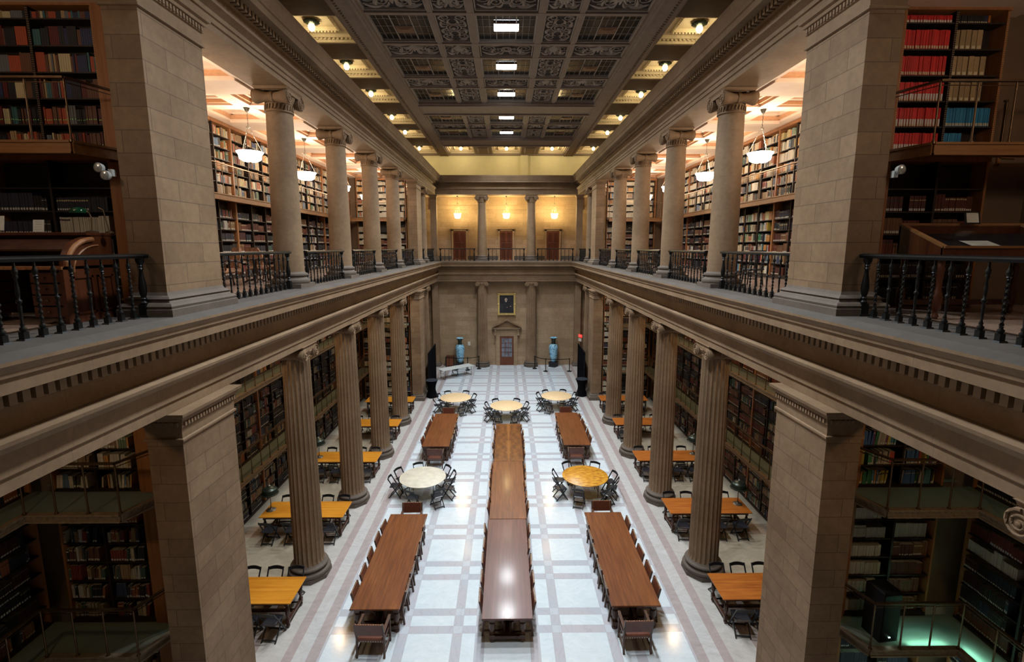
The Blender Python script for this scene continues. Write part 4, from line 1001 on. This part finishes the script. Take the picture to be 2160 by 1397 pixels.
for x, nm in ((-3.92, 'left'), (-.02, 'middle'), (3.83, 'right')):
    chandelier(x, 39.7, 'glowing bowl pendant over the far balcony, %s of the three' % nm, 320, True, 12.02, 13.54)
# lamps under the galleries
for s, sd in ((-1, 'left'), (1, 'right')):
    for i, y in enumerate((5.2, 11.2, 15.2, 19.3, 23.4, 27.4, 33.2)):
        t = thing('aisle_ceiling_lamp', 'small warm ceiling lamp under the %s gallery, %s aisle bay from the camera' % (sd, ORD[i]), 'ceiling lamp', (s*(7.4 if i < 6 else 6.1), y, 7.95))
        obj('petal_shade', MB().lathe([(.16,-.02),(.18,0),(.1,.05)], 16), M['lampbase'], t); obj('globe', MB().lathe([(.02,-.14),(.08,-.10),(.09,-.05),(.05,-.02)], 12), M['globe'], t, 60)
        warm_light('aisle_light', (s*(7.4 if i < 6 else 6.1), y, 7.70), 92 if i else 62, (1, .70, .40), .10)

# ------------------------------------------------------------------ far wall
# pedimented doorway
t = struct('door_1', MB().box(-.55, .55, 38.50, 38.62, 0, 2.38), M['doorwood'])
mb = MB()
for a, b, c, d in ((-.42, .42, .70, 2.22),): mb.box(a, b, 38.485, 38.50, c, d)
obj('glass_panel', mb, M['doorglass'], t)
mb = MB()
for x in (-.14, .14): mb.box(x-.018, x+.018, 38.465, 38.49, .70, 2.22)
for z in (1.08, 1.46, 1.84): mb.box(-.42, .42, 38.465, 38.49, z-.016, z+.016)
mb.box(-.40, .40, 38.48, 38.50, .15, .58); obj('muntin', mb, M['doorwood'], t)
obj('handle', MB().lathe([(.02,0),(.03,.03),(.01,.06)], 10, (.47, 38.43, 1.05), axis='y'), M['brass'], t)
mb = MB()
for q in (-1, 1):
    a, b = sorted((q*.56, q*.86)); mb.box(a, b, 38.44, 38.62, 0, 2.62); a, b = sorted((q*.60, q*.70)); mb.box(a, b, 38.40, 38.45, 0, 2.5)
    a, b = sorted((q*.855, q*1.0)); mb.box(a, b, 38.345, 38.615, 2.46, 2.965); mb.lathe([(.075,q*.92-.08),(.075,q*.92+.08)], 12, (0, 38.36, 2.86), axis='x'); mb.lathe([(.05,q*.92-.07),(.05,q*.92+.07)], 12, (0, 38.38, 2.52), axis='x')
mb.box(-.85, .85, 38.45, 38.61, 2.40, 2.95)
mb.rect(-1.06, 1.06, 38.22, 38.62, [(-.06,2.97),(-.03,3.0),(0,3.04),(.04,3.10)])
struct('trim_9', mb, M['wallstone'])
mb = MB()
pr = [(-1.12,3.10),(1.12,3.10),(0,3.72)]
mb.grid([[(x, y, z) for x, z in pr] for y in (38.40, 38.62)])
for q in (-1, 1): mb.bar((q*1.14, 38.32, 3.13), (0, 38.32, 3.76), .22, .09, up=(0, 1, 0)) if False else mb.grid([[(q*1.18, y, 3.10), (q*1.18, y, 3.16), (0, y, 3.82), (0, y, 3.70)] for y in (38.20, 38.62)])
struct('trim_10', mb, M['stone'])
# upper doors
for i, (xc, nm) in enumerate(((-3.92, 'left'), (-.04, 'middle'), (3.86, 'right'))):
    t = struct('door_%d' % (i+2), MB().box(xc-.53, xc+.53, 41.10, 41.2, 8.43, 10.82), M['doorwood']); mb = MB()
    for a, b, c, d in ((-.42,-.04,9.95,10.68),(.04,.42,9.95,10.68),(-.42,.42,9.42,9.82),(-.42,-.04,8.60,9.30),(.04,.42,8.60,9.30)): mb.rect(xc+a+.03, xc+b-.03, 41.055, 41.10, [(0, c), (0, d)])
    obj('raised_panel', mb, M['mahog'], t); obj('handle', MB().lathe([(.02,0),(.035,.03),(.01,.06)], 10, (xc+.46, 41.03, 9.45), axis='y'), M['brass'], t)
    mb = MB()
    for q in (-1, 1): a, b = sorted((xc+q*.53, xc+q*.66)); mb.box(a, b, 41.06, 41.2, 8.43, 10.95)
    mb.box(xc-.66, xc+.66, 41.06, 41.2, 10.82, 10.95); mb.box(xc-.74, xc+.74, 41.0, 41.2, 10.95, 11.04); struct('trim_%d' % (11+i), mb, M['wallstone'])
# portrait
t = thing('portrait_painting', 'dark portrait in a wide gilt frame on the far wall above the pediment', 'painting', (-.01, 38.55, 4.98))
mb = MB(); hw, hh = .70, .86
for o, w, y0 in ((0, .05, -.10), (.05, .06, -.06), (.11, .03, -.09)):
    a, b = hw-o, hh-o
    for q in (-1, 1):
        x = sorted((q*a, q*(a-w))); mb.box(x[0], x[1], y0, .06, -b, b); z = sorted((q*b, q*(b-w))); mb.box(-a, a, y0, .06, z[0], z[1])
for cx, cz in ((-hw,-hh),(hw,-hh),(-hw,hh),(hw,hh),(0,hh),(0,-hh),(-hw,0),(hw,0)): mb.lathe([(.07,-.09),(.05,-.115),(.01,-.13)], 10, (cx*.95, 0, cz*.96), axis='y')
obj('gilt_frame', mb, M['gold'], t)
obj('canvas', MB().box(-.57, .57, -.02, .02, -.73, .73), M['canvas'], t)
def ell(cx, cz, rx, rz, y, n=18): return [(cx+rx*cos(2*pi*k/n), y, cz+rz*sin(2*pi*k/n)) for k in range(n)]
mb = MB()
def blob(cx, cz, rx, rz, y): mb.grid([ell(cx, cz, rx, rz, y+.004), ell(cx, cz, rx, rz, y)])
blob(.02, -.30, .36, .40, -.024); obj('painted_coat', mb, M['coat'], t); mb = MB()
blob(-.05, .37, .105, .13, -.028); blob(-.05, .25, .07, .08, -.028); obj('painted_hair_and_beard', mb, M['hairwhite'], t); mb = MB()
blob(-.045, .355, .075, .10, -.033); blob(.30, -.17, .06, .03, -.033); blob(.03, -.25, .045, .035, -.033); obj('painted_face_and_hands', mb, M['skin'], t)
t = obj('wall_notice', MB().box(-.11, .11, -.012, .012, -.16, .16), M['paper'], loc=(-3.05, 38.60, 1.77)); tag(t, 'small pale notice plate on the far wall right of the left vase', 'sign')
t = obj('wall_switch', MB().box(-.03, .03, -.02, .02, -.06, .06), M['brass'], loc=(-1.0, 38.59, 1.75)); tag(t, 'small brass switch plate on the far wall left of the glazed door', 'switch')
# vases
for x, y, nm in ((-3.72, 37.85, 'left'), (3.72, 38.0, 'right')):
    t = thing('floor_vase', 'huge blue and white porcelain vase on a dark stand, %s of the far door' % nm, 'vase', (x, y, 0), 0 if x < 0 else 1.0)
    obj('stand', MB().rect(-.27, .27, -.27, .27, [(.02,0),(.02,.05),(0,.07),(0,.30),(.03,.34),(.03,.40)]), M['blackwood'], t)
    obj('body', MB().lathe([(.16,.40),(.19,.44),(.25,.62),(.31,.95),(.345,1.3),(.36,1.55),(.345,1.70),(.28,1.80),(.20,1.86)], 40), M['porcelain'], t, 50)
    obj('neck', MB().lathe([(.20,1.86),(.165,1.92),(.15,2.02),(.16,2.14),(.21,2.26),(.285,2.35)], 36, caps=(False, False)), M['shade'], t, 50)
    obj('rim', MB().lathe([(.285,2.34),(.30,2.36),(.29,2.385),(.24,2.37),(.15,2.25)], 36), M['porcelain'], t, 50)
# stanchions
def stanchion(x, y, label):
    t = thing('stanchion', label, 'stanchion', (x, y, 0), 0, 'belt barrier posts')
    obj('base', MB().lathe([(.19,0),(.19,.015),(.16,.04),(.04,.06)], 24), M['black'], t, 40); obj('post', MB().lathe([(.032,.05),(.032,.98)], 14), M['black'], t, 40); obj('cap', MB().lathe([(.042,.93),(.042,1.02),(.03,1.04)], 14), M['black'], t, 40)
def belt(a, b, label):
    mb = MB(); A, B = Vector((*a, .975)), Vector((*b, .975)); d = (B-A).normalized(); A += d*.04; B -= d*.04; n = 8
    L = []
    for i in range(n+1):
        p = A+(B-A)*i/n; sag = -.03*(1-(2*i/n-1)**2); nn = Vector((-d.y, d.x, 0))*.004
        L.append([tuple(p-nn+Vector((0,0,sag-.025))), tuple(p+nn+Vector((0,0,sag-.025))), tuple(p+nn+Vector((0,0,sag+.025))), tuple(p-nn+Vector((0,0,sag+.025)))])
    mb.grid(L); tag(obj('barrier_belt', mb, M['black']), label, 'barrier belt')
SL = [(-2.2, 37.35), (-3.05, 36.9), (-4.75, 37.0)]; SRt = [(2.2, 37.35), (2.99, 36.45), (4.82, 36.45)]
for L, sd in ((SL, 'left'), (SRt, 'right')):
    for (x, y), p in zip(L, ('post beside the far column', 'middle post', 'post nearest the outer corner')): stanchion(x, y, 'black belt barrier %s of the %s vase enclosure' % (p, sd))
    belt(L[0], L[1], 'black belt from the column-side post to the middle post before the %s vase' % sd); belt(L[1], L[2], 'black belt from the middle post to the corner-side post before the %s vase' % sd)
# small cabinet in corner
t = thing('low_cabinet', 'low dark brown cabinet in the far left corner behind the barrier post', 'cabinet', (-4.55, 38.2, 0)); obj('body', MB().rect(-.3, .3, -.2, .2, [(0,0),(0,.82),(.02,.83),(.02,.86)]), M['mahog'], t); obj('door', MB().box(-.25, .25, -.225, -.20, .08, .76), M['doorwood'], t)
# black pipe-and-drape curtains, cocktail tables
def curtain(x, y0, y1, h, label):
    t = thing('drape_screen', label, 'curtain', (x, y0, 0)); n = 120; L = []
    for z in (.02, h*.5, h):
        l = [(.035*sin(k*.9)+.012*sin(k*2.3), (y1-y0)*k/n, z) for k in range(n+1)]; l += [(px+.012, py, z) for px, py, _ in reversed(l)]; L.append(l)
    mb = MB(); mb.grid(L); obj('drape', mb, M['cloth'], t, 60)
    mb = MB(); mb.tube([(0,-.03,h+.01),(0,y1-y0+.03,h+.01)], .02, 8); obj('top_bar', mb, M['black'], t)
    for yy in (-.03, y1-y0+.03): mb = MB(); mb.tube([(0,yy,0),(0,yy,h+.03)], .02, 8); mb.box(-.2,.2,yy-.02,yy+.02,0,.012) ; obj('upright', mb, M['black'], t)
curtain(-5.10, 30.80, 34.0, 2.68, 'tall black drape screen along the left of the far hall, behind the cocktail table')
curtain(5.10, 31.05, 34.0, 2.68, 'tall black drape screen along the right of the far hall, behind the cocktail table')
for x, y, nm in ((-4.80, 30.15, 'left'), (4.82, 30.35, 'right')):
    t = thing('cocktail_table', 'high cocktail table in a black stretch cover by the far %s pier' % nm, 'table', (x, y, 0)); mb = MB(); L = []
    for i in range(13):
        z = 1.08*i/12; u = i/12; r = .24+.15*abs(2*u-1.0)**1.8
        L.append([((r*(1+.08*(abs(2*u-1))*cos(4*a)*(1 if u < .5 else 0)))*cos(a), (r*(1+.08*(abs(2*u-1))*cos(4*a)*(1 if u < .5 else 0)))*sin(a), z) for a in [2*pi*k/32 for k in range(32)]])
    mb.grid(L); obj('cover', mb, M['cloth'], t, 60); obj('top', MB().lathe([(.39,1.08),(.395,1.095),(.38,1.105)], 36), M['clothtop'], t, 40)
# white folding table
t = thing('folding_table', 'long white plastic folding table standing askew at the far left', 'table', (-3.74, 34.95, 0), math.atan2(1.75, 2.25), None)
obj('tabletop', MB().rect(-1.35, 1.35, -.40, .40, [(-.01,.70),(0,.71),(0,.735),(-.01,.745)]), M['white'], t)
for q in (-1, 1):
    mb = MB(); mb.tube([(q*1.12,-.32,.70),(q*1.12,-.30,.0)], .014, 6); mb.tube([(q*1.12,.32,.70),(q*1.12,.30,.0)], .014, 6); mb.tube([(q*1.12,-.30,.06),(q*1.12,.30,.06)], .012, 6); mb.tube([(q*1.12,0,.40),(q*.70,0,.70)], .010, 6); mb.tube([(q*1.12,-.31,.40),(q*1.12,.31,.40)], .010, 6)
    obj('leg_frame', mb, M['iron'], t)
# exit sign
def text_mesh(txt, size, mat, ext=.002):
    cu = bpy.data.curves.new('lettering', 'FONT'); cu.body = txt; cu.size = size; cu.extrude = ext; cu.align_x = 'CENTER'; cu.align_y = 'CENTER'
    o = bpy.data.objects.new('tmp', cu); COL.objects.link(o); dg = bpy.context.evaluated_depsgraph_get(); me = bpy.data.meshes.new_from_object(o.evaluated_get(dg)); bpy.data.objects.remove(o)
    me.name = 'lettering'; me.materials.clear(); me.materials.append(mat); return me
t = thing('exit_sign', 'small glowing red EXIT sign on the right side wall near the far corner', 'exit sign', (5.72, 37.3, 2.62), -radians(62))
obj('housing', MB().box(-.20, .20, 0, .05, -.11, .11), M['exitred'], t)
o = obj('lettering', text_mesh('EXIT', .17, M['white']), None, t, loc=(0, -.004, 0)); o.rotation_euler = (pi/2, 0, 0)
t2 = obj('wall_notice', MB().box(-.18, .18, -.01, .01, -.12, .12), M['paper'], loc=(5.72, 37.3, 2.32), rz=-radians(62)); tag(t2, 'white printed notice mounted just below the red exit sign', 'sign')
# ------------------------------------------------------------------ balcony level near furniture
t = thing('display_case', 'sloping glass-topped display case on turned legs, near right balcony', 'display case', (7.35, 7.5, 8.43))
W = 1.0
mb = MB()
mb.grid([[(x, -.42, .98), (x, .42, .98), (x, .42, 1.42), (x, -.42, 1.06)] for x in (-W, -W+.05)]); mb.grid([[(x, -.42, .98), (x, .42, .98), (x, .42, 1.42), (x, -.42, 1.06)] for x in (W-.05, W)])
mb.box(-W, W, .39, .42, .98, 1.40); mb.box(-W, W, -.43, -.39, .90, 1.07); mb.box(-W, W, -.42, .42, .88, .98); obj('body', mb, M['mahog'], t)
mb = MB()
for a, b in (((-W+.03,-.42,1.07),(-W+.03,.42,1.43)), ((W-.03,-.42,1.07),(W-.03,.42,1.43)), ((-W,-.42,1.07),(W,-.42,1.07)), ((-W,.42,1.43),(W,.42,1.43))): mb.bar(a, b, .07, .035)
obj('lid_frame', mb, M['ledge'], t)
gl = NM('case_glass', .04); gt = gl.n('ShaderNodeBsdfTransparent'); gg = gl.n('ShaderNodeBsdfGlossy'); gg.inputs['Roughness'].default_value = .05; gm = gl.n('ShaderNodeMixShader'); gm.inputs[0].default_value = .07; gl.l(gt.outputs[0], gm.inputs[1]); gl.l(gg.outputs[0], gm.inputs[2]); gl.l(gm.outputs[0], gl.t.nodes['Material Output'].inputs[0])
mb = MB(); mb.grid([[(-W+.05,-.40,1.075),(W-.05,-.40,1.075),(W-.05,.40,1.42),(-W+.05,.40,1.42)],[(-W+.05,-.40,1.079),(W-.05,-.40,1.079),(W-.05,.40,1.424),(-W+.05,.40,1.424)]]); obj('glass_lid', mb, gl.mat, t)
mb = MB(); mb.grid([[(-W+.05,-.38,.99),(W-.05,-.38,.99),(W-.05,.38,1.27),(-W+.05,.38,1.27)],[(-W+.05,-.38,1.0),(W-.05,-.38,1.0),(W-.05,.38,1.28),(-W+.05,.38,1.28)]]); obj('lining', mb, M['blackwood'], t)
for lx in (-W+.08, W-.08):
    for ly in (-.34, .34): obj('leg', MB().lathe([(.03,0),(.045,.04),(.03,.08),(.035,.12),(.06,.16),(.065,.34),(.05,.40),(.035,.46),(.045,.70),(.055,.74),(.04,.78),(.05,.88)], 14), M['mahog'], t, 40, loc=(lx, ly, 0))
obj('bottom_rail', MB().box(-W+.08, W-.08, .30, .36, .14, .22), M['mahog'], t)
def paper(w, h, loc, rot, label, frame=None, lines=6):
    t = thing('framed_notice' if frame else 'paper_sheet', label, 'notice' if frame else 'paper', loc); t.rotation_euler = rot
    obj('sheet', MB().box(-w/2, w/2, -h/2, h/2, 0, .003), M['paper'], t); mb = MB()
    for i in range(lines):
        y = h*.32 - h*.62*i/max(1, lines-1); ww = w*random.uniform(.45,.75); mb.box(-ww/2, ww/2, y-h*.008, y+h*.008, .003, .0036)
    obj('printed_line', mb, M['lampbase'], t)
    if frame:
        mb = MB()
        for q in (-1, 1): a = sorted((q*w/2, q*(w/2+.02))); mb.box(a[0], a[1], -h/2-.02, h/2+.02, -.008, .01); a = sorted((q*h/2, q*(h/2+.02))); mb.box(-w/2, w/2, a[0], a[1], -.008, .01)
        obj('frame', mb, frame, t)
paper(.46, .36, (7.22, 7.36, 9.53), (math.atan(.368), 0, .05), 'pale printed certificate lying inside the display case')
paper(.20, .16, (7.42, 7.82, 9.96), (radians(78), 0, 0), 'small framed notice standing on the back ledge of the display case', M['iron'], 5)
# roll-top desk
t = thing('rolltop_desk', 'dark roll-top desk with a curved side panel, near left balcony', 'desk', (-6.98, 7.25, 8.43)); W = .85
prof = [(-.48,0),(-.48,.78),(-.46,.80)] + [(-.46+.50*(1-cos(a)), .80+.42*sin(a)) for a in [pi/2*k/8 for k in range(1, 9)]] + [(.04,1.24),(.42,1.24),(.42,0)]
for q in (-1, 1):
    mb = MB(); mb.grid([[(q*W + e, y, z) for y, z in prof] for e in (-.03, .03)]); obj('side_panel', mb, M['mahog'], t)
    mb = MB(); arcp = [(q*(W+.035), -.40+.46*(1-cos(a)), .80+.38*sin(a)) for a in [pi/2*k/10 for k in range(11)]]; mb.tube(arcp, .035, 8); mb.tube([(p[0], p[1]+.10*(1 if 1 else 0)*.0+.09, p[2]-.085) for p in arcp], .012, 6); obj('arched_moulding', mb, M['trimwood'], t)
    mb = MB()
    for a, b, c, d in ((-.36,-.02,.12,.66),(.06,.34,.12,.66)): 
        for e, w in ((0, .03),):
            x0, x1 = sorted((q*(W+.03), q*(W+.05))); mb.box(x0, x1, a, b, c, c+w); mb.box(x0, x1, a, b, d-w, d); mb.box(x0, x1, a, a+w, c, d); mb.box(x0, x1, b-w, b, c, d)
    obj('panel_moulding', mb, M['mahog'], t)
obj('top', MB().rect(-W, W, 0, .42, [(.0,1.22),(.04,1.24),(.04,1.27),(.02,1.28)]), M['mahog'], t); obj('writing_slab', MB().box(-W-.03, W+.03, -.50, .40, .76, .80), M['trimwood'], t)
obj('back', MB().box(-W, W, .38, .42, .05, 1.22), M['mahog'], t)
for k in range(4):
    for a, b in ((-W+.04, -W+.45), (W-.45, W-.04)): d_ = obj('drawer', MB().box(a, b, -.46, .3, .10+.16*k, .24+.16*k), M['mahog'], t); obj('knob', MB().lathe([(.01,-.03),(.015,-.015),(.008,0)], 8, ((a+b)/2, -.46, .17+.16*k), axis='y'), M['brass'], d_)
L = [[(x, -.44+.46*(1-cos(a)), .82+.36*sin(a)) for x in (-W+.03, W-.03)] + [(x, -.42+.46*(1-cos(a)), .80+.35*sin(a)) for x in (W-.03, -W+.03)] for a in [pi/2*k/12 for k in range(5, 13)]]
mb = MB(); mb.grid(L); obj('tambour', mb, M['darkwood'], t)
# banker lamp
t = thing('banker_lamp', 'green glass banker lamp on the roll-top desk', 'lamp', (-6.20, 7.45, 9.71)); obj('base', MB().lathe([(.08,0),(.08,.015),(.03,.03)], 20), M['brass'], t, 40)
mb = MB(); mb.tube([(0,0,.02),(0,.02,.22),(-.03,.02,.30),(-.14,.0,.34)], .009, 8); obj('stem', mb, M['brass'], t)
mb = MB(); Ls = []
for i in range(9):
    a = pi*i/8; Ls.append([(-.20+.13*cos(b_)*1.0, .0+.075*sin(a)*0+(-.09+.18*i/8)*0, 0) for b_ in [0]])
mb = MB(); mb.lathe([(.105,-.015),(.11,0),(.10,.035),(.07,.062),(.02,.075)], 24, (-.16, 0, .30), caps=(False, True)); obj('lamp_shade', mb, M['green'], t, 50)
t = thing('brass_desk_lamp', 'slim brass lamp with swing arm right of the green banker lamp', 'lamp', (-5.98, 7.5, 9.71)); obj('base', MB().lathe([(.05,0),(.05,.012),(.02,.03)], 16), M['brass'], t, 40); mb = MB(); mb.tube([(0,0,.02),(-.06,0,.34),(-.12,.0,.37)], .008, 8); obj('arm', mb, M['brass'], t)
paper(.26, .22, (-7.62, 7.45, 9.85), (radians(80), 0, .1), 'small printed card standing at the left end of the roll-top desk', None, 4)
paper(.15, .18, (-6.95, 7.42, 9.81), (radians(80), 0, .1), 'narrow white leaflet standing in the middle of the roll-top desk', None, 4)
# emergency lights on the piers
for s, sd in ((-1, 'left'), (1, 'right')):
    t = thing('emergency_light', 'twin round emergency floodlights on the %s near pier' % sd if s < 0 else 'single round emergency floodlight on the right near pier', 'emergency light', (s*5.93, 7.60, 10.60))
    obj('bracket', MB().box(-.03, .03, -.02, .06, -.05, .05), M['white'], t)
    for dx_, dz, dy in (((-.10, .06, -.10), (.0, -.05, -.12)) if s < 0 else ((.0, .05, -.11),)):
        h = obj('lamp_head', MB().lathe([(.03,.08),(.062,.05),(.070,-.01),(.066,-.015)], 20, (0,0,0), axis='y', caps=(True, False)), M['white'], t, 50, loc=(dx_, dy, dz)); obj('lens', MB().lathe([(.062,-.012),(.05,-.022),(.02,-.028)], 20, (0,0,0), axis='y'), M['lens'], h, 50)
# gallery seating behind the railing
def arm_chair(x, y, rz, label):
    t = thing('upholstered_armchair', label, 'chair', (x, y, 8.43), rz, 'upholstered gallery chairs')
    obj('seat', MB().rect(-.25, .25, -.24, .26, [(0,.36),(.02,.40),(0,.47),(-.04,.49)]), M['uphol'], t); mb = MB(); mb.grid([[(-.24,-.24,.52),(.24,-.24,.52),(.24,-.16,.52),(-.24,-.16,.52)],[(-.26,-.30,.80),(.26,-.30,.80),(.26,-.22,.80),(-.26,-.22,.80)],[(-.15,-.34,1.05),(.15,-.34,1.05),(.15,-.27,1.05),(-.15,-.27,1.05)]]); obj('backrest', mb, M['uphol'], t)
    for q in (-1, 1):
        for yy in (-.22, .23): mb = MB(); mb.tube([(q*.24, yy, .37), (q*.25, yy+(.03 if yy > 0 else -.04), .2), (q*.24, yy+(.0 if yy > 0 else -.07), 0)], [.03, .022, .026], 8); obj('leg', mb, M['darkwood'], t)
        mb = MB(); mb.tube([(q*.27,-.24,.66),(q*.30,.05,.70),(q*.28,.22,.64),(q*.27,.20,.45)], .024, 8); obj('armrest', mb, M['darkwood'], t)
arm_chair(-7.70, 13.55, 2.6, 'carved armchair with pale patterned upholstery behind the first left railing, nearer the camera')
arm_chair(-7.05, 15.2, .9, 'patterned upholstered armchair behind the first left railing, nearer the column')
arm_chair(-7.9, 15.6, .1, 'patterned upholstered armchair turned toward the bookcases behind the first left column')
def gtable(x, y, r, label):
    t = thing('gallery_table', label, 'table', (x, y, 8.43), 0, 'small gallery tables'); obj('tabletop', MB().lathe([(r-.01,.70),(r,.71),(r,.735),(r-.01,.745)], 32), M['darkwood'], t, 40); obj('pedestal', MB().lathe([(.06,.06),(.05,.2),(.09,.35),(.045,.5),(.06,.70)], 14), M['darkwood'], t, 40)
    for k in range(4): mb = MB(); a = pi/2*k+.4; mb.tube([(0,0,.14),(.2*cos(a),.2*sin(a),.10),(.34*cos(a),.34*sin(a),.03)], [.03,.026,.03], 8); obj('foot', mb, M['darkwood'], t)
gtable(-7.35, 14.35, .5, 'dark round gallery table between the upholstered chairs on the left balcony')
for s, sd, y in ((-1, 'left', 23.2), (1, 'right', 23.3)): gtable(s*7.2, y, .5, 'dark round gallery table behind the third %s railing' % sd)
def wood_chair(x, y, rz, label):
    t = thing('dark_spindle_chair', label, 'chair', (x, y, 8.43), rz, 'dark gallery chairs'); obj('seat', MB().rect(-.21, .21, -.2, .21, [(0,.43),(.01,.45),(0,.47)]), M['blackwood'], t)
    for q in (-1, 1): 
        for yy in (-.17, .18): mb = MB(); mb.tube([(q*.17,yy,.43),(q*.21,yy*1.2,0)], .018, 6); obj('leg', mb, M['blackwood'], t)
        mb = MB(); mb.tube([(q*.19,-.18,.45),(q*.20,-.27,.95)], .014, 6); obj('back_post', mb, M['blackwood'], t)
    mb = MB(); mb.bar((-.22,-.27,.93), (.22,-.27,.93), .02, .09); obj('crest_rail', mb, M['blackwood'], t); mb = MB()
    for k in range(4): x_ = -.12+.08*k; mb.tube([(x_,-.18,.46),(x_*1.05,-.26,.90)], .007, 5)
    obj('spindle', mb, M['blackwood'], t)
    mb = MB(); mb.tube([(-.19,.19,.2),(.19,.19,.2)], .01, 5); mb.tube([(-.19,-.19,.24),(.19,-.19,.24)], .01, 5); obj('stretcher', mb, M['blackwood'], t)
wood_chair(6.85, 13.5, 2.3, 'dark spindle-back chair behind the first right railing')
for s, sd in ((-1, 'left'), (1, 'right')):
    for k, (ox, oy, a) in enumerate(((0, -.75, 0), (.05*s, .75, pi), (s*-.75, 0, s*-pi/2*-1))): wood_chair(s*7.2+ox, 23.25+oy, a, 'dark spindle-back chair %s the round table behind the third %s railing' % (['on the camera side of', 'on the far side of', 'on the nave side of'][k], sd))
# loudspeaker and lit glass panels, lower right
t = thing('loudspeaker', 'tall black loudspeaker on the lower glass walkway by the right near pier', 'speaker', (7.22, 8.36, 2.06), .12); obj('cabinet', MB().rect(-.19, .19, -.20, .20, [(0,0),(0,1.0),(-.02,1.03)]), M['blackwood'], t); obj('grille', MB().box(-.17, .17, -.215, -.20, .05, .98), M['black'], t); obj('indicator', MB().box(-.015, .015, -.222, -.215, .10, .115), M['tubelight'], t)
for a, b, lab in (((7.55, 8.10), (8.30, 8.10), 'white fluorescent tube under the glass walkway beside the loudspeaker'), ((8.56, 8.05), (8.56, 5.2), 'long white fluorescent tube under the glass walkway turning toward the camera on the right')):
    t = thing('fluorescent_tube', lab, 'tube light', (a[0], a[1], 1.965)); mb = MB(); d = Vector((b[0]-a[0], b[1]-a[1], 0)); mb.tube([(0,0,0), tuple(d)], .018, 8); obj('tube', mb, M['tubelight'], t); obj('end_cap', MB().box(-.03, .03, -.03, .03, -.03, .03), M['white'], t)
    m_ = Vector(a)+Vector(d[:2])/2; area('tube_light', (m_.x+.03, m_.y+.03, 1.93), 42, max(.05, abs(d.x)), max(.05, abs(d.y)), (.62,1,.88), (pi, 0, 0))

# ------------------------------------------------------------------ camera, world, view
cam = bpy.data.cameras.new('camera'); co = bpy.data.objects.new('camera', cam); link(co)
cam.sensor_width = 36; cam.lens = 1025/2160*36; cam.shift_y = -23.5/2160; cam.clip_start = .05
co.location = (0, 0, 9.5); co.rotation_euler = (radians(90-8.54), 0, math.atan((1069-1080)/1025/cos(radians(8.54)))); SC.camera = co
w = bpy.data.worlds.new('world'); SC.world = w; w.use_nodes = True; w.node_tree.nodes['Background'].inputs[0].default_value = (.02, .02, .025, 1); w.node_tree.nodes['Background'].inputs[1].default_value = .2
vs = SC.view_settings; SC.display_settings.display_device = 'sRGB'; vs.view_transform = 'Standard'; vs.look = 'None'; vs.exposure = 0; vs.gamma = 1; vs.use_curve_mapping = False
SC.cycles.max_bounces = 6; SC.cycles.diffuse_bounces = 4; SC.cycles.glossy_bounces = 3; SC.cycles.transmission_bounces = 4; SC.cycles.sample_clamp_indirect = 4; SC.cycles.use_denoising = True
SC.cycles.use_light_tree = True; SC.cycles.use_adaptive_sampling = True; SC.cycles.adaptive_threshold = .025; SC.cycles.caustics_reflective = False; SC.cycles.caustics_refractive = False
